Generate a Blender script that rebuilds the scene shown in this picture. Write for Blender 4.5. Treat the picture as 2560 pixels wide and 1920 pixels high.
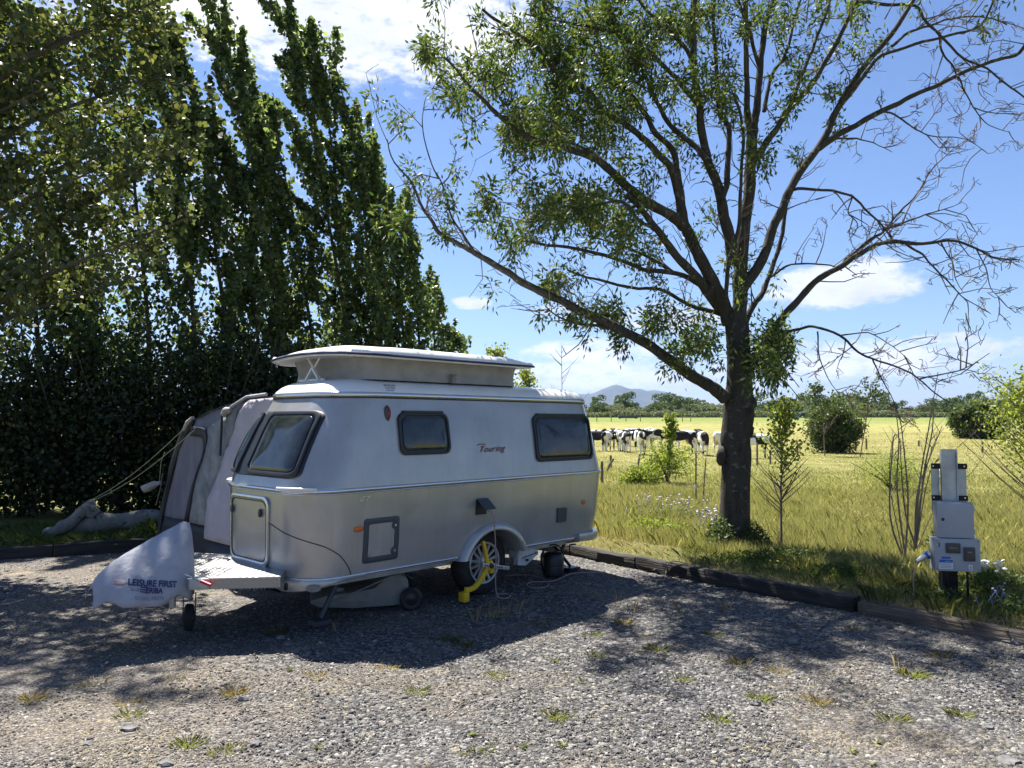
import bpy, bmesh, math, random
import numpy as np
from mathutils import Vector, Matrix, noise
from mathutils.bvhtree import BVHTree
R = math.radians
C = bpy.context.scene.collection
for o in list(bpy.data.objects): bpy.data.objects.remove(o)
random.seed(4); rng = np.random.default_rng(4)

# ------------------------------------------------------------ camera, sky, sun, exposure
FPX = 1923.0; PH = math.atan(88/1923)
cam = bpy.data.cameras.new('camera'); camo = bpy.data.objects.new('camera', cam); C.objects.link(camo)
cam.sensor_fit = 'HORIZONTAL'; cam.sensor_width = 36; cam.lens = 36*FPX/2560
cam.clip_start = .05; cam.clip_end = 40000
camo.location = (0, 0, 1.7); camo.rotation_euler = (math.pi/2+PH, 0, 0)
sc = bpy.context.scene; sc.camera = camo
SUN_EL = 60.0; SUN_V = Vector((-.48, .88, 0)).normalized()
sd = Vector((SUN_V.x*math.cos(R(SUN_EL)), SUN_V.y*math.cos(R(SUN_EL)), math.sin(R(SUN_EL))))
sun = bpy.data.lights.new('sun', 'SUN'); sun.energy = 5.0; sun.angle = R(.55); sun.color = (1, .95, .87)
suno = bpy.data.objects.new('sun', sun); C.objects.link(suno)
suno.rotation_euler = sd.to_track_quat('Z', 'Y').to_euler()
w = bpy.data.worlds.new('World'); sc.world = w; w.use_nodes = True
sc.view_settings.view_transform = 'Standard'; sc.view_settings.look = 'None'
sc.view_settings.exposure = 1.62; sc.view_settings.gamma = 1

def nd(nt, t, **k):
    n = nt.nodes.new(t)
    for a, b in k.items():
        if a[0] == '_': n.inputs[int(a[1:]) if a[1:].isdigit() else a[1:].replace('_', ' ')].default_value = b
        else: setattr(n, a, b)
    return n
def ln(nt, a, b): nt.links.new(a, b)
def math_n(nt, op, a, b=None):
    n = nt.nodes.new('ShaderNodeMath'); n.operation = op
    for i, v in enumerate((a, b)):
        if v is None: continue
        if isinstance(v, (int, float)): n.inputs[i].default_value = v
        else: ln(nt, v, n.inputs[i])
    return n.outputs[0]

def pray(x, y):
    return Vector(((x-1280)/FPX, math.cos(PH)+(y-960)/FPX*math.sin(PH), math.sin(PH)-(y-960)/FPX*math.cos(PH)))
def world_setup():
    nt = w.node_tree; nt.nodes.clear()
    sky = nd(nt, 'ShaderNodeTexSky', sky_type='NISHITA', sun_disc=False, sun_elevation=R(SUN_EL),
             sun_rotation=math.atan2(SUN_V.x, SUN_V.y), altitude=50, air_density=1.0, dust_density=.35, ozone_density=2.6)
    tc = nd(nt, 'ShaderNodeTexCoord')
    nrm = nd(nt, 'ShaderNodeVectorMath', operation='NORMALIZE'); ln(nt, tc.outputs['Generated'], nrm.inputs[0])
    n1 = nd(nt, 'ShaderNodeTexNoise', _Scale=5.0, _Detail=9.0, _Roughness=.58); 
    n2 = nd(nt, 'ShaderNodeTexNoise', _Scale=22.0, _Detail=6.0, _Roughness=.6)
    sq = nd(nt, 'ShaderNodeVectorMath', operation='MULTIPLY'); ln(nt, nrm.outputs[0], sq.inputs[0]); sq.inputs[1].default_value = (1, 1, 2.2)
    ln(nt, sq.outputs[0], n1.inputs['Vector']); ln(nt, sq.outputs[0], n2.inputs['Vector'])
    tot = None
    # clouds as soft ellipses on the sky sphere: centre direction, half-width, half-height, weight
    cl = [((810, 40), .30, .092, 1.0), ((640, -60), .42, .12, 1.0), ((1010, 130), .12, .06, .8), ((330, 520), .35, .20, .75), ((150, 900), .3, .12, .55),
          ((2100, 715), .11, .036, 1.15), ((2180, 690), .05, .035, 1.0), ((1180, 757), .036, .012, 1.0), ((1680, 790), .13, .03, .85), ((1400, 780), .06, .02, .75),
          ((1480, 880), .12, .03, .85), ((2200, 895), .30, .035, .85), ((1640, 955), .25, .025, .85), ((2380, 850), .09, .016, .8), ((1420, 925), .2, .022, .8)]
    for (px, py), hw, hh, wt in cl:
        d = pray(px, py).normalized(); rt = Vector((d.y, -d.x, 0)).normalized(); up = rt.cross(d)
        dx = nd(nt, 'ShaderNodeVectorMath', operation='DOT_PRODUCT'); ln(nt, nrm.outputs[0], dx.inputs[0]); dx.inputs[1].default_value = rt/hw
        dy = nd(nt, 'ShaderNodeVectorMath', operation='DOT_PRODUCT'); ln(nt, nrm.outputs[0], dy.inputs[0]); dy.inputs[1].default_value = up/hh
        dz = nd(nt, 'ShaderNodeVectorMath', operation='DOT_PRODUCT'); ln(nt, nrm.outputs[0], dz.inputs[0]); dz.inputs[1].default_value = d
        r2 = math_n(nt, 'ADD', math_n(nt, 'MULTIPLY', dx.outputs['Value'], dx.outputs['Value']), math_n(nt, 'MULTIPLY', dy.outputs['Value'], dy.outputs['Value']))
        m = math_n(nt, 'MAXIMUM', math_n(nt, 'SUBTRACT', 1.0, r2), 0.0)
        m = math_n(nt, 'MULTIPLY', math_n(nt, 'POWER', m, .6), wt)
        m = math_n(nt, 'MULTIPLY', m, math_n(nt, 'GREATER_THAN', dz.outputs['Value'], 0.0))
        tot = m if tot is None else math_n(nt, 'MAXIMUM', tot, m)
    n3 = nd(nt, 'ShaderNodeTexNoise', _Scale=60.0, _Detail=5.0, _Roughness=.6); ln(nt, sq.outputs[0], n3.inputs['Vector'])
    nz = math_n(nt, 'ADD', math_n(nt, 'ADD', math_n(nt, 'MULTIPLY', n1.outputs['Fac'], .8), math_n(nt, 'MULTIPLY', n2.outputs['Fac'], .7)), math_n(nt, 'MULTIPLY', n3.outputs['Fac'], .75))
    v = math_n(nt, 'ADD', tot, math_n(nt, 'SUBTRACT', nz, 1.44))
    mr = nd(nt, 'ShaderNodeMapRange', interpolation_type='SMOOTHSTEP', _1=.17, _2=.62, _3=0.0, _4=.96); ln(nt, v, mr.inputs[0])
    mr.inputs[1].default_value = .2; mr.inputs[2].default_value = .62
    fac = math_n(nt, 'MULTIPLY', mr.outputs[0], math_n(nt, 'GREATER_THAN', tot, .001))
    cc = nd(nt, 'ShaderNodeValToRGB'); ln(nt, n1.outputs['Fac'], cc.inputs[0])
    cc.color_ramp.elements[0].position = .3; cc.color_ramp.elements[0].color = (.56, .61, .76, 1)
    cc.color_ramp.elements[1].position = .62; cc.color_ramp.elements[1].color = (.95, .96, 1.0, 1)
    cm = nd(nt, 'ShaderNodeVectorMath', operation='SCALE'); ln(nt, cc.outputs[0], cm.inputs[0]); cm.inputs['Scale'].default_value = 8.6
    hs = nd(nt, 'ShaderNodeHueSaturation', _Saturation=1.02, _Value=1.0); ln(nt, sky.outputs[0], hs.inputs['Color'])
    tint = nd(nt, 'ShaderNodeMix', data_type='RGBA', blend_type='MULTIPLY'); tint.inputs[0].default_value = 1
    ln(nt, hs.outputs[0], tint.inputs[6]); tint.inputs[7].default_value = SKYTINT
    mx = nd(nt, 'ShaderNodeMix', data_type='RGBA'); ln(nt, fac, mx.inputs[0]); ln(nt, tint.outputs[2], mx.inputs[6]); ln(nt, cm.outputs[0], mx.inputs[7])
    bg = nd(nt, 'ShaderNodeBackground', _Strength=.05); ln(nt, mx.outputs[2], bg.inputs['Color'])
    out = nd(nt, 'ShaderNodeOutputWorld'); ln(nt, bg.outputs[0], out.inputs['Surface'])
SKYTINT = (.80, .86, 1.0, 1)
world_setup()

# ------------------------------------------------------------ helpers
def tag(o, label=None, cat=None, group=None, kind=None):
    if label: o['label'] = label
    if cat: o['category'] = cat
    if group: o['group'] = group
    if kind: o['kind'] = kind
    return o
def empty(name, loc, rz, label, cat, group=None):
    o = bpy.data.objects.new(name, None); C.objects.link(o); o.location = loc; o.rotation_euler = (0, 0, rz)
    o.empty_display_size = .2
    return tag(o, label, cat, group)
def obj(name, me, mat, parent=None, smooth=False):
    if isinstance(me, bmesh.types.BMesh):
        bm = me; me = bpy.data.meshes.new(name); bm.to_mesh(me); bm.free()
    if mat is not None and not me.materials: me.materials.append(mat)
    if smooth:
        me.polygons.foreach_set('use_smooth', [True]*len(me.polygons))
    o = bpy.data.objects.new(name, me); C.objects.link(o)
    if parent is not None: o.parent = parent
    return o
def smooth_angle(me, ang=35):
    me.polygons.foreach_set('use_smooth', [True]*len(me.polygons))
    try: me.set_sharp_from_angle(angle=R(ang))
    except Exception: pass
def arr_mesh(name, V, F):
    """V (N,3) array; F (M,K) array of one polygon size"""
    me = bpy.data.meshes.new(name); V = np.asarray(V, np.float32); F = np.asarray(F, np.int32)
    me.vertices.add(len(V)); me.vertices.foreach_set('co', V.ravel())
    m, k = F.shape
    me.loops.add(m*k); me.loops.foreach_set('vertex_index', F.ravel())
    me.polygons.add(m); me.polygons.foreach_set('loop_start', np.arange(0, m*k, k, dtype=np.int32))
    try: me.polygons.foreach_set('loop_total', np.full(m, k, dtype=np.int32))
    except Exception: pass
    me.update(calc_edges=True); return me
class MB:
    def __init__(s): s.v = []; s.f = []
    def add(s, V, F):
        n = len(s.v); s.v += [tuple(p) for p in V]; s.f += [tuple(i+n for i in f) for f in F]; return s
    def box(s, a, b, M=None):
        V = [Vector((x, y, z)) for x in (a[0], b[0]) for y in (a[1], b[1]) for z in (a[2], b[2])]
        if M: V = [M @ p for p in V]
        return s.add(V, [(0, 1, 3, 2), (4, 6, 7, 5), (0, 4, 5, 1), (2, 3, 7, 6), (0, 2, 6, 4), (1, 5, 7, 3)])
    def tube(s, P, r, n=8, cap=True):
        P = [Vector(p) for p in P]; r = list(r) if hasattr(r, '__len__') else [r]*len(P)
        V = []; F = []; u = None
        for i, p in enumerate(P):
            d = (P[min(i+1, len(P)-1)]-P[max(i-1, 0)]).normalized()
            if d.length < 1e-6: d = Vector((0, 0, 1))
            if u is None: u = d.orthogonal().normalized()
            else:
                u = u-d*u.dot(d); u = u.normalized() if u.length > 1e-5 else d.orthogonal().normalized()
            v = d.cross(u)
            for k in range(n):
                a = 2*math.pi*k/n; V.append(p+(u*math.cos(a)+v*math.sin(a))*r[i])
        for i in range(len(P)-1):
            for k in range(n):
                a = i*n+k; b = i*n+(k+1) % n; F.append((a, b, b+n, a+n))
        if cap: F.append(tuple(range(n-1, -1, -1))); F.append(tuple((len(P)-1)*n+k for k in range(n)))
        return s.add(V, F)
    def lathe(s, prof, n=24, M=None, cap=True):
        """prof [(r,z)] about z"""
        V = [Vector((r*math.cos(2*math.pi*k/n), r*math.sin(2*math.pi*k/n), z)) for r, z in prof for k in range(n)]
        if M: V = [M @ p for p in V]
        F = []
        for i in range(len(prof)-1):
            for k in range(n): F.append((i*n+k, i*n+(k+1) % n, (i+1)*n+(k+1) % n, (i+1)*n+k))
        if cap: F.append(tuple(range(n-1, -1, -1))); F.append(tuple((len(prof)-1)*n+k for k in range(n)))
        return s.add(V, F)
    def prism(s, pts, d, M=None):
        """2D pts (x,z) extruded along y from d[0] to d[1]"""
        n = len(pts); V = [Vector((x, y, z)) for y in d for x, z in pts]
        if M: V = [M @ p for p in V]
        return s.add(V, [tuple(range(n)), tuple(range(2*n-1, n-1, -1))]+[(i, i+n, (i+1) % n+n, (i+1) % n) for i in range(n)])
    def mesh(s, name='m'):
        me = bpy.data.meshes.new(name); me.from_pydata([tuple(p) for p in s.v], [], s.f)
        bm = bmesh.new(); bm.from_mesh(me); bmesh.ops.recalc_face_normals(bm, faces=bm.faces); bm.to_mesh(me); bm.free()
        return me
    def build(s, name, mat, parent=None, smooth=None, bevel=0):
        me = s.mesh(name)
        if bevel:
            bm = bmesh.new(); bm.from_mesh(me)
            es = [e for e in bm.edges if len(e.link_faces) == 2 and e.calc_face_angle(0) > R(30)]
            bmesh.ops.bevel(bm, geom=es, offset=bevel, segments=2, affect='EDGES', profile=.6); bm.to_mesh(me); bm.free()
        if smooth or bevel: smooth_angle(me, smooth if smooth else 40)
        return obj(name, me, mat, parent)

def smoothpts(P, k=6):
    P = [Vector(p) for p in P]; Q = []
    for i in range(len(P)-1):
        p0 = P[max(i-1, 0)]; p1 = P[i]; p2 = P[i+1]; p3 = P[min(i+2, len(P)-1)]
        for j in range(k):
            t = j/k; Q.append(.5*((2*p1)+(-p0+p2)*t+(2*p0-5*p1+4*p2-p3)*t*t+(-p0+3*p1-3*p2+p3)*t**3))
    Q.append(P[-1]); return Q
def copy_tree(o, parent=None):
    c = o.copy(); C.objects.link(c); c.parent = parent
    for ch in [k for k in bpy.data.objects if k.parent == o]: copy_tree(ch, c)
    return c
def ground_h(x, y):
    dA = (x-.72)*.777+(y-9.66)*.63; dB = -(x+6.19)*.407+(y-9.38)*.913
    o = max(dA, dB)
    if o < 0: return -.05
    z = -.05+.16*min(o/.12, 1)
    if dA > .3:
        z -= .75*(1-math.exp(-(dA-.3)/13))
    if y > 80: z += (y-80)**1.0*.0162*(1 if y < 260 else 0) if y < 260 else 2.92
    return z
def gpx(x, y, zoff=0):
    """the point of the terrain seen at a pixel of the photograph, used once to take off plan positions"""
    d = pray(x, y); k = 1.0
    while k < 900:
        p = d*k; z = 1.7+p.z
        if z <= max(ground_h(p.x, p.y), -.05 if False else ground_h(p.x, p.y))+zoff: break
        k *= 1.004
    return Vector((p.x, p.y, ground_h(p.x, p.y)))
def gz(x, y, z=0.0):
    d = pray(x, y); k = (z-1.7)/d.z; return Vector((d.x*k, d.y*k, z))
def py(x, y, Y):
    d = pray(x, y); k = Y/d.y; return Vector((d.x*k, Y, 1.7+d.z*k))
def fbm(p, o=4, s=1.0):
    return noise.fractal(Vector(p)*s, 1.0, 2.0, o)

# ------------------------------------------------------------ materials
def pbsdf(name, col, rough=.6, metal=0, spec=.5, **k):
    m = bpy.data.materials.new(name); m.use_nodes = True; nt = m.node_tree; b = nt.nodes['Principled BSDF']
    b.inputs['Base Color'].default_value = (*col, 1); b.inputs['Roughness'].default_value = rough; b.inputs['Metallic'].default_value = metal
    b.inputs['Specular IOR Level'].default_value = spec
    for a, v in k.items(): b.inputs[a.replace('_', ' ')].default_value = v
    return m, nt, b
def ramp(nt, fac, stops, interp='LINEAR'):
    r = nt.nodes.new('ShaderNodeValToRGB'); cr = r.color_ramp; cr.interpolation = interp
    while len(cr.elements) < len(stops): cr.elements.new(.5)
    for e, (p, c) in zip(cr.elements, stops): e.position = p; e.color = (*c, 1) if len(c) == 3 else c
    ln(nt, fac, r.inputs[0]); return r.outputs[0]
def coords(nt, scale=(1, 1, 1), space='Object'):
    tc = nd(nt, 'ShaderNodeTexCoord'); mp = nd(nt, 'ShaderNodeMapping'); ln(nt, tc.outputs[space], mp.inputs[0]); mp.inputs['Scale'].default_value = scale
    return mp.outputs[0]
def noisy(name, c1, c2, scale=5, rough=.7, metal=0, bump=0, bscale=None, stretch=(1, 1, 1), detail=6, lo=.35, hi=.65, spec=.3, bdist=.01, **k):
    m, nt, b = pbsdf(name, c1, rough, metal, spec, **k)
    v = coords(nt, stretch); n = nd(nt, 'ShaderNodeTexNoise', _Scale=scale, _Detail=detail, _Roughness=.6); ln(nt, v, n.inputs['Vector'])
    ln(nt, ramp(nt, n.outputs['Fac'], [(lo, c1), (hi, c2)]), b.inputs['Base Color'])
    if bump:
        n2 = nd(nt, 'ShaderNodeTexNoise', _Scale=bscale or scale*4, _Detail=6.0); ln(nt, v, n2.inputs['Vector'])
        bp = nd(nt, 'ShaderNodeBump', _Strength=bump, _Distance=bdist); ln(nt, n2.outputs['Fac'], bp.inputs['Height']); ln(nt, bp.outputs[0], b.inputs['Normal'])
    return m
def leafmat(name, cols, trans=.45, rough=.45, tcol=(1.25, 1.3, .6)):
    m, nt, b = pbsdf(name, cols[0], rough, 0, .35)
    g = nd(nt, 'ShaderNodeNewGeometry')
    n = nd(nt, 'ShaderNodeTexNoise', _Scale=.8, _Detail=3.0); ln(nt, coords(nt), n.inputs['Vector'])
    f = math_n(nt, 'ADD', math_n(nt, 'MULTIPLY', g.outputs['Random Per Island'], .6), math_n(nt, 'MULTIPLY', n.outputs['Fac'], .4))
    k = len(cols); c = ramp(nt, f, [(.15+.7*i/(k-1), cols[i]) for i in range(k)])
    ln(nt, c, b.inputs['Base Color'])
    t = nd(nt, 'ShaderNodeBsdfTranslucent'); mc = nd(nt, 'ShaderNodeMix', data_type='RGBA', blend_type='MULTIPLY'); mc.inputs[0].default_value = 1
    ln(nt, c, mc.inputs[6]); mc.inputs[7].default_value = (*tcol, 1); ln(nt, mc.outputs[2], t.inputs['Color'])
    ms = nd(nt, 'ShaderNodeMixShader'); ms.inputs[0].default_value = trans
    ln(nt, b.outputs[0], ms.inputs[1]); ln(nt, t.outputs[0], ms.inputs[2])
    ln(nt, ms.outputs[0], nt.nodes['Material Output'].inputs['Surface'])
    return m

def mat_gravel():
    m, nt, b = pbsdf('gravel', (.2, .2, .2), .85, 0, .25)
    v = coords(nt)
    w1 = nd(nt, 'ShaderNodeTexVoronoi', _Scale=42.0, _Randomness=1.0); ln(nt, v, w1.inputs['Vector'])
    w2 = nd(nt, 'ShaderNodeTexVoronoi', _Scale=95.0, _Randomness=1.0); ln(nt, v, w2.inputs['Vector'])
    bw = nd(nt, 'ShaderNodeSeparateColor'); ln(nt, w1.outputs['Color'], bw.inputs[0])
    bw2 = nd(nt, 'ShaderNodeSeparateColor'); ln(nt, w2.outputs['Color'], bw2.inputs[0])
    grey = ramp(nt, bw.outputs[0], [(0, (.030, .030, .032)), (.5, (.078, .077, .078)), (.8, (.16, .155, .15)), (1, (.28, .265, .245))])
    tan = ramp(nt, bw2.outputs[1], [(0, (.065, .055, .045)), (.6, (.155, .132, .108)), (1, (.30, .262, .205))])
    n = nd(nt, 'ShaderNodeTexNoise', _Scale=.75, _Detail=5.0, _Roughness=.65); ln(nt, v, n.inputs['Vector'])
    sx = nd(nt, 'ShaderNodeSeparateXYZ'); ln(nt, v, sx.inputs[0])
    f = math_n(nt, 'ADD', n.outputs['Fac'], math_n(nt, 'MINIMUM', math_n(nt, 'MAXIMUM', math_n(nt, 'MULTIPLY', math_n(nt, 'ADD', sx.outputs[0], .9), -.05), -.05), .08))
    mr = nd(nt, 'ShaderNodeMapRange', interpolation_type='SMOOTHSTEP'); ln(nt, f, mr.inputs[0]); mr.inputs[1].default_value = .38; mr.inputs[2].default_value = .72
    mx = nd(nt, 'ShaderNodeMix', data_type='RGBA'); ln(nt, mr.outputs[0], mx.inputs[0]); ln(nt, grey, mx.inputs[6]); ln(nt, tan, mx.inputs[7])
    # straw litter patches
    n3 = nd(nt, 'ShaderNodeTexNoise', _Scale=2.3, _Detail=8.0, _Roughness=.75); ln(nt, v, n3.inputs['Vector'])
    m3 = nd(nt, 'ShaderNodeMapRange', interpolation_type='SMOOTHSTEP'); ln(nt, n3.outputs['Fac'], m3.inputs[0]); m3.inputs[1].default_value = .57; m3.inputs[2].default_value = .7; m3.inputs[4].default_value = .7
    mx2 = nd(nt, 'ShaderNodeMix', data_type='RGBA'); ln(nt, m3.outputs[0], mx2.inputs[0]); ln(nt, mx.outputs[2], mx2.inputs[6]); mx2.inputs[7].default_value = (.36, .30, .19, 1)
    ln(nt, mx2.outputs[2], b.inputs['Base Color'])
    h = math_n(nt, 'ADD', math_n(nt, 'MULTIPLY', w1.outputs['Distance'], -1.0), math_n(nt, 'MULTIPLY', w2.outputs['Distance'], -.4))
    bp = nd(nt, 'ShaderNodeBump', _Strength=1.0, _Distance=.022); ln(nt, h, bp.inputs['Height']); ln(nt, bp.outputs[0], b.inputs['Normal'])
    return m
def mat_meadow():
    m, nt, b = pbsdf('meadow', (.2, .2, .1), .95, 0, .1)
    v = coords(nt)
    def nz(s, d=6.0, r=.62, st=(1, 1, 1)):
        n = nd(nt, 'ShaderNodeTexNoise', _Scale=s, _Detail=d, _Roughness=r); ln(nt, coords(nt, st), n.inputs['Vector']); return n.outputs['Fac']
    base = ramp(nt, nz(.35, 8, .7), [(.3, (.14, .17, .052)), (.5, (.22, .22, .085)), (.7, (.31, .285, .145))])
    fine = ramp(nt, nz(9, 8, .8, (1, .35, 1)), [(.3, (.55, .6, .5)), (.7, (1.35, 1.3, 1.2))])
    mx = nd(nt, 'ShaderNodeMix', data_type='RGBA', blend_type='MULTIPLY'); mx.inputs[0].default_value = .9; ln(nt, base, mx.inputs[6]); ln(nt, fine, mx.inputs[7])
    # distance bands: hay strip, greener far pasture
    sx = nd(nt, 'ShaderNodeSeparateXYZ'); ln(nt, v, sx.inputs[0])
    yy = math_n(nt, 'ADD', sx.outputs[1], math_n(nt, 'MULTIPLY', math_n(nt, 'SUBTRACT', nz(.03, 4), .5), 60))
    far = ramp(nt, math_n(nt, 'DIVIDE', yy, 300.0), [(.0, (1, 1, 1)), (.09, (1.0, 1.0, 1.0)), (.2, (1.12, 1.02, 1.05)), (.5, (1.05, 1.0, .95)), (.66, (.72, .84, .62)), (.9, (.62, .80, .55))])
    m2 = nd(nt, 'ShaderNodeMix', data_type='RGBA', blend_type='MULTIPLY'); m2.inputs[0].default_value = 1; ln(nt, mx.outputs[2], m2.inputs[6]); ln(nt, far, m2.inputs[7])
    ln(nt, m2.outputs[2], b.inputs['Base Color'])
    bp = nd(nt, 'ShaderNodeBump', _Strength=.9, _Distance=.12); ln(nt, nz(6, 8, .8), bp.inputs['Height']); ln(nt, bp.outputs[0], b.inputs['Normal'])
    return m
def mat_bark(name, c1, c2, c3, st=(6, 6, 1.6)):
    m, nt, b = pbsdf(name, c1, .9, 0, .15)
    v = coords(nt, st); n = nd(nt, 'ShaderNodeTexNoise', _Scale=2.5, _Detail=9.0, _Roughness=.7); ln(nt, v, n.inputs['Vector'])
    n2 = nd(nt, 'ShaderNodeTexNoise', _Scale=14.0, _Detail=3.0); ln(nt, coords(nt), n2.inputs['Vector'])
    a = ramp(nt, n.outputs['Fac'], [(.3, c1), (.55, c2), (.8, c1)])
    l = ramp(nt, n2.outputs['Fac'], [(.60, (0, 0, 0)), (.70, (1, 1, 1))])
    mx = nd(nt, 'ShaderNodeMix', data_type='RGBA'); ln(nt, l, mx.inputs[0]); ln(nt, a, mx.inputs[6]); mx.inputs[7].default_value = (*c3, 1)
    ln(nt, mx.outputs[2], b.inputs['Base Color'])
    bp = nd(nt, 'ShaderNodeBump', _Strength=.9, _Distance=.03); ln(nt, n.outputs['Fac'], bp.inputs['Height']); ln(nt, bp.outputs[0], b.inputs['Normal'])
    return m
def mat_silver():
    m, nt, b = pbsdf('silver_paint', (.42, .43, .44), .34, .35, .5, Coat_Weight=.35, Coat_Roughness=.08)
    v = coords(nt); n = nd(nt, 'ShaderNodeTexNoise', _Scale=2.2, _Detail=7.0, _Roughness=.6); ln(nt, coords(nt, (1, 1, .7)), n.inputs['Vector'])
    ln(nt, ramp(nt, n.outputs['Fac'], [(.3, (.33, .326, .318)), (.7, (.44, .434, .422))]), b.inputs['Base Color'])
    ln(nt, math_n(nt, 'ADD', math_n(nt, 'MULTIPLY', n.outputs['Fac'], .22), .10), b.inputs['Roughness'])
    sk = nd(nt, 'ShaderNodeTexNoise', _Scale=3.0, _Detail=7.0, _Roughness=.65); ln(nt, coords(nt, (9, 9, .35)), sk.inputs['Vector'])
    dm = nd(nt, 'ShaderNodeMix', data_type='RGBA', blend_type='MULTIPLY'); dm.inputs[0].default_value = 1
    ln(nt, b.inputs['Base Color'].links[0].from_socket, dm.inputs[6]); ln(nt, ramp(nt, sk.outputs['Fac'], [(.34, (.955, .95, .945)), (.5, (1, 1, 1))]), dm.inputs[7])
    ln(nt, dm.outputs[2], b.inputs['Base Color'])
    fl = nd(nt, 'ShaderNodeTexNoise', _Scale=420.0, _Detail=2.0); ln(nt, v, fl.inputs['Vector'])
    wv = nd(nt, 'ShaderNodeTexNoise', _Scale=3.0, _Detail=1.0); ln(nt, v, wv.inputs['Vector'])
    hh = math_n(nt, 'ADD', math_n(nt, 'MULTIPLY', fl.outputs['Fac'], .0012), math_n(nt, 'MULTIPLY', wv.outputs['Fac'], .02))
    bp = nd(nt, 'ShaderNodeBump', _Strength=.35, _Distance=1.0); ln(nt, hh, bp.inputs['Height']); ln(nt, bp.outputs[0], b.inputs['Normal'])
    return m
def mat_cow():
    m, nt, b = pbsdf('cow_hide', (.7, .7, .65), .75, 0, .2)
    oi = nd(nt, 'ShaderNodeObjectInfo'); tc = nd(nt, 'ShaderNodeTexCoord')
    cmb = nd(nt, 'ShaderNodeVectorMath', operation='ADD'); ln(nt, tc.outputs['Object'], cmb.inputs[0])
    sc_ = nd(nt, 'ShaderNodeCombineXYZ'); ln(nt, math_n(nt, 'MULTIPLY', oi.outputs['Random'], 40), sc_.inputs[0]); ln(nt, math_n(nt, 'MULTIPLY', oi.outputs['Random'], 17), sc_.inputs[1])
    ln(nt, sc_.outputs[0], cmb.inputs[1])
    n = nd(nt, 'ShaderNodeTexNoise', _Scale=1.55, _Detail=1.5, _Roughness=.4); ln(nt, cmb.outputs[0], n.inputs['Vector'])
    sx = nd(nt, 'ShaderNodeSeparateXYZ'); ln(nt, tc.outputs['Object'], sx.inputs[0])
    leg = math_n(nt, 'MULTIPLY', math_n(nt, 'LESS_THAN', sx.outputs[2], .62), .09)
    th = math_n(nt, 'SUBTRACT', n.outputs['Fac'], leg)
    th = math_n(nt, 'ADD', th, math_n(nt, 'MULTIPLY', math_n(nt, 'GREATER_THAN', sx.outputs[0], 1.0), .08))
    c = ramp(nt, th, [(.495, (.82, .80, .74)), (.51, (.018, .018, .022))])
    ln(nt, c, b.inputs['Base Color']); return m

M = {}
M['gravel'] = mat_gravel(); M['meadow'] = mat_meadow(); M['silver'] = mat_silver(); M['cow'] = mat_cow()
M['white'] = noisy('white_shell', (.78, .78, .76), (.70, .70, .68), 4, .28, spec=.5)
M['trim'] = pbsdf('trim_metal', (.62, .63, .65), .25, .9)[0]
M['rubber'] = pbsdf('black_rubber', (.015, .017, .022), .45)[0]
M['frame'] = pbsdf('window_frame', (.014, .018, .024), .45)[0]
def glass_mat():
    m, nt, b = pbsdf('acrylic_glass', (.05, .06, .062), .10, 0, .65)
    n = nd(nt, 'ShaderNodeTexNoise', _Scale=5.0, _Detail=7.0, _Roughness=.7); ln(nt, coords(nt), n.inputs['Vector'])
    ln(nt, ramp(nt, n.outputs['Fac'], [(.35, (.008, .012, .013)), (.85, (.05, .058, .06))]), b.inputs['Base Color'])
    ln(nt, math_n(nt, 'ADD', math_n(nt, 'MULTIPLY', n.outputs['Fac'], .25), -.02), b.inputs['Roughness'])
    b.inputs['Coat Weight'].default_value = .15
    return m
M['glass'] = glass_mat()
M['canvas'] = noisy('canvas', (.36, .34, .325), (.28, .27, .265), 6, .9, bump=.5, bscale=9, bdist=.02)
M['plastic_dark'] = pbsdf('slate_plastic', (.045, .055, .068), .5)[0]
M['plastic_grey'] = noisy('grey_plastic', (.23, .23, .215), (.18, .18, .165), 8, .55)
M['black_plastic'] = pbsdf('black_plastic', (.012, .013, .016), .4)[0]
M['tyre'] = noisy('tyre', (.02, .02, .022), (.035, .034, .033), 20, .8)
M['alloy'] = pbsdf('alloy', (.50, .50, .50), .38, .6)[0]
M['tread'] = pbsdf('tread_plate', (.30, .30, .30), .38, .8)[0]
M['chrome'] = pbsdf('bright_metal', (.8, .8, .8), .18, 1.0)[0]
M['cast'] = noisy('cast_alloy', (.55, .56, .58), (.42, .43, .45), 20, .5, .3)
M['yellow'] = noisy('yellow_paint', (.80, .52, .03), (.66, .42, .03), 12, .45)
M['red'] = pbsdf('red_plastic', (.65, .02, .03), .35)[0]
M['redlens'] = pbsdf('red_lens', (.16, .012, .018), .15)[0]
M['amber'] = pbsdf('amber_lens', (.55, .13, .02), .2)[0]
M['badge'] = pbsdf('maroon_script', (.13, .015, .02), .4)[0]
M['ghost'] = pbsdf('silver_letter', (.62, .62, .62), .3, .6)[0]
M['navy'] = pbsdf('navy_print', (.012, .02, .09), .6)[0]
M['pinkp'] = pbsdf('faded_red_print', (.33, .20, .22), .7)[0]
M['greyp'] = pbsdf('grey_print', (.12, .13, .17), .7)[0]
M['tarp'] = noisy('tarp', (.36, .375, .42), (.29, .30, .34), 5, .75, bump=.6, bscale=7, bdist=.03)
M['cover'] = M['tarp']
M['awn'] = noisy('awning_cloth', (.22, .205, .24), (.15, .15, .18), 3, .9, bump=.7, bscale=6, stretch=(1.5, 1.5, .4), bdist=.03)
M['awn2'] = noisy('awning_panel', (.50, .45, .48), (.40, .37, .40), 3, .9, bump=.6, bscale=9, bdist=.03)
M['awng'] = noisy('awning_grey', (.30, .31, .30), (.16, .17, .18), 5, .85, bump=.5, bscale=8, bdist=.02)
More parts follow.
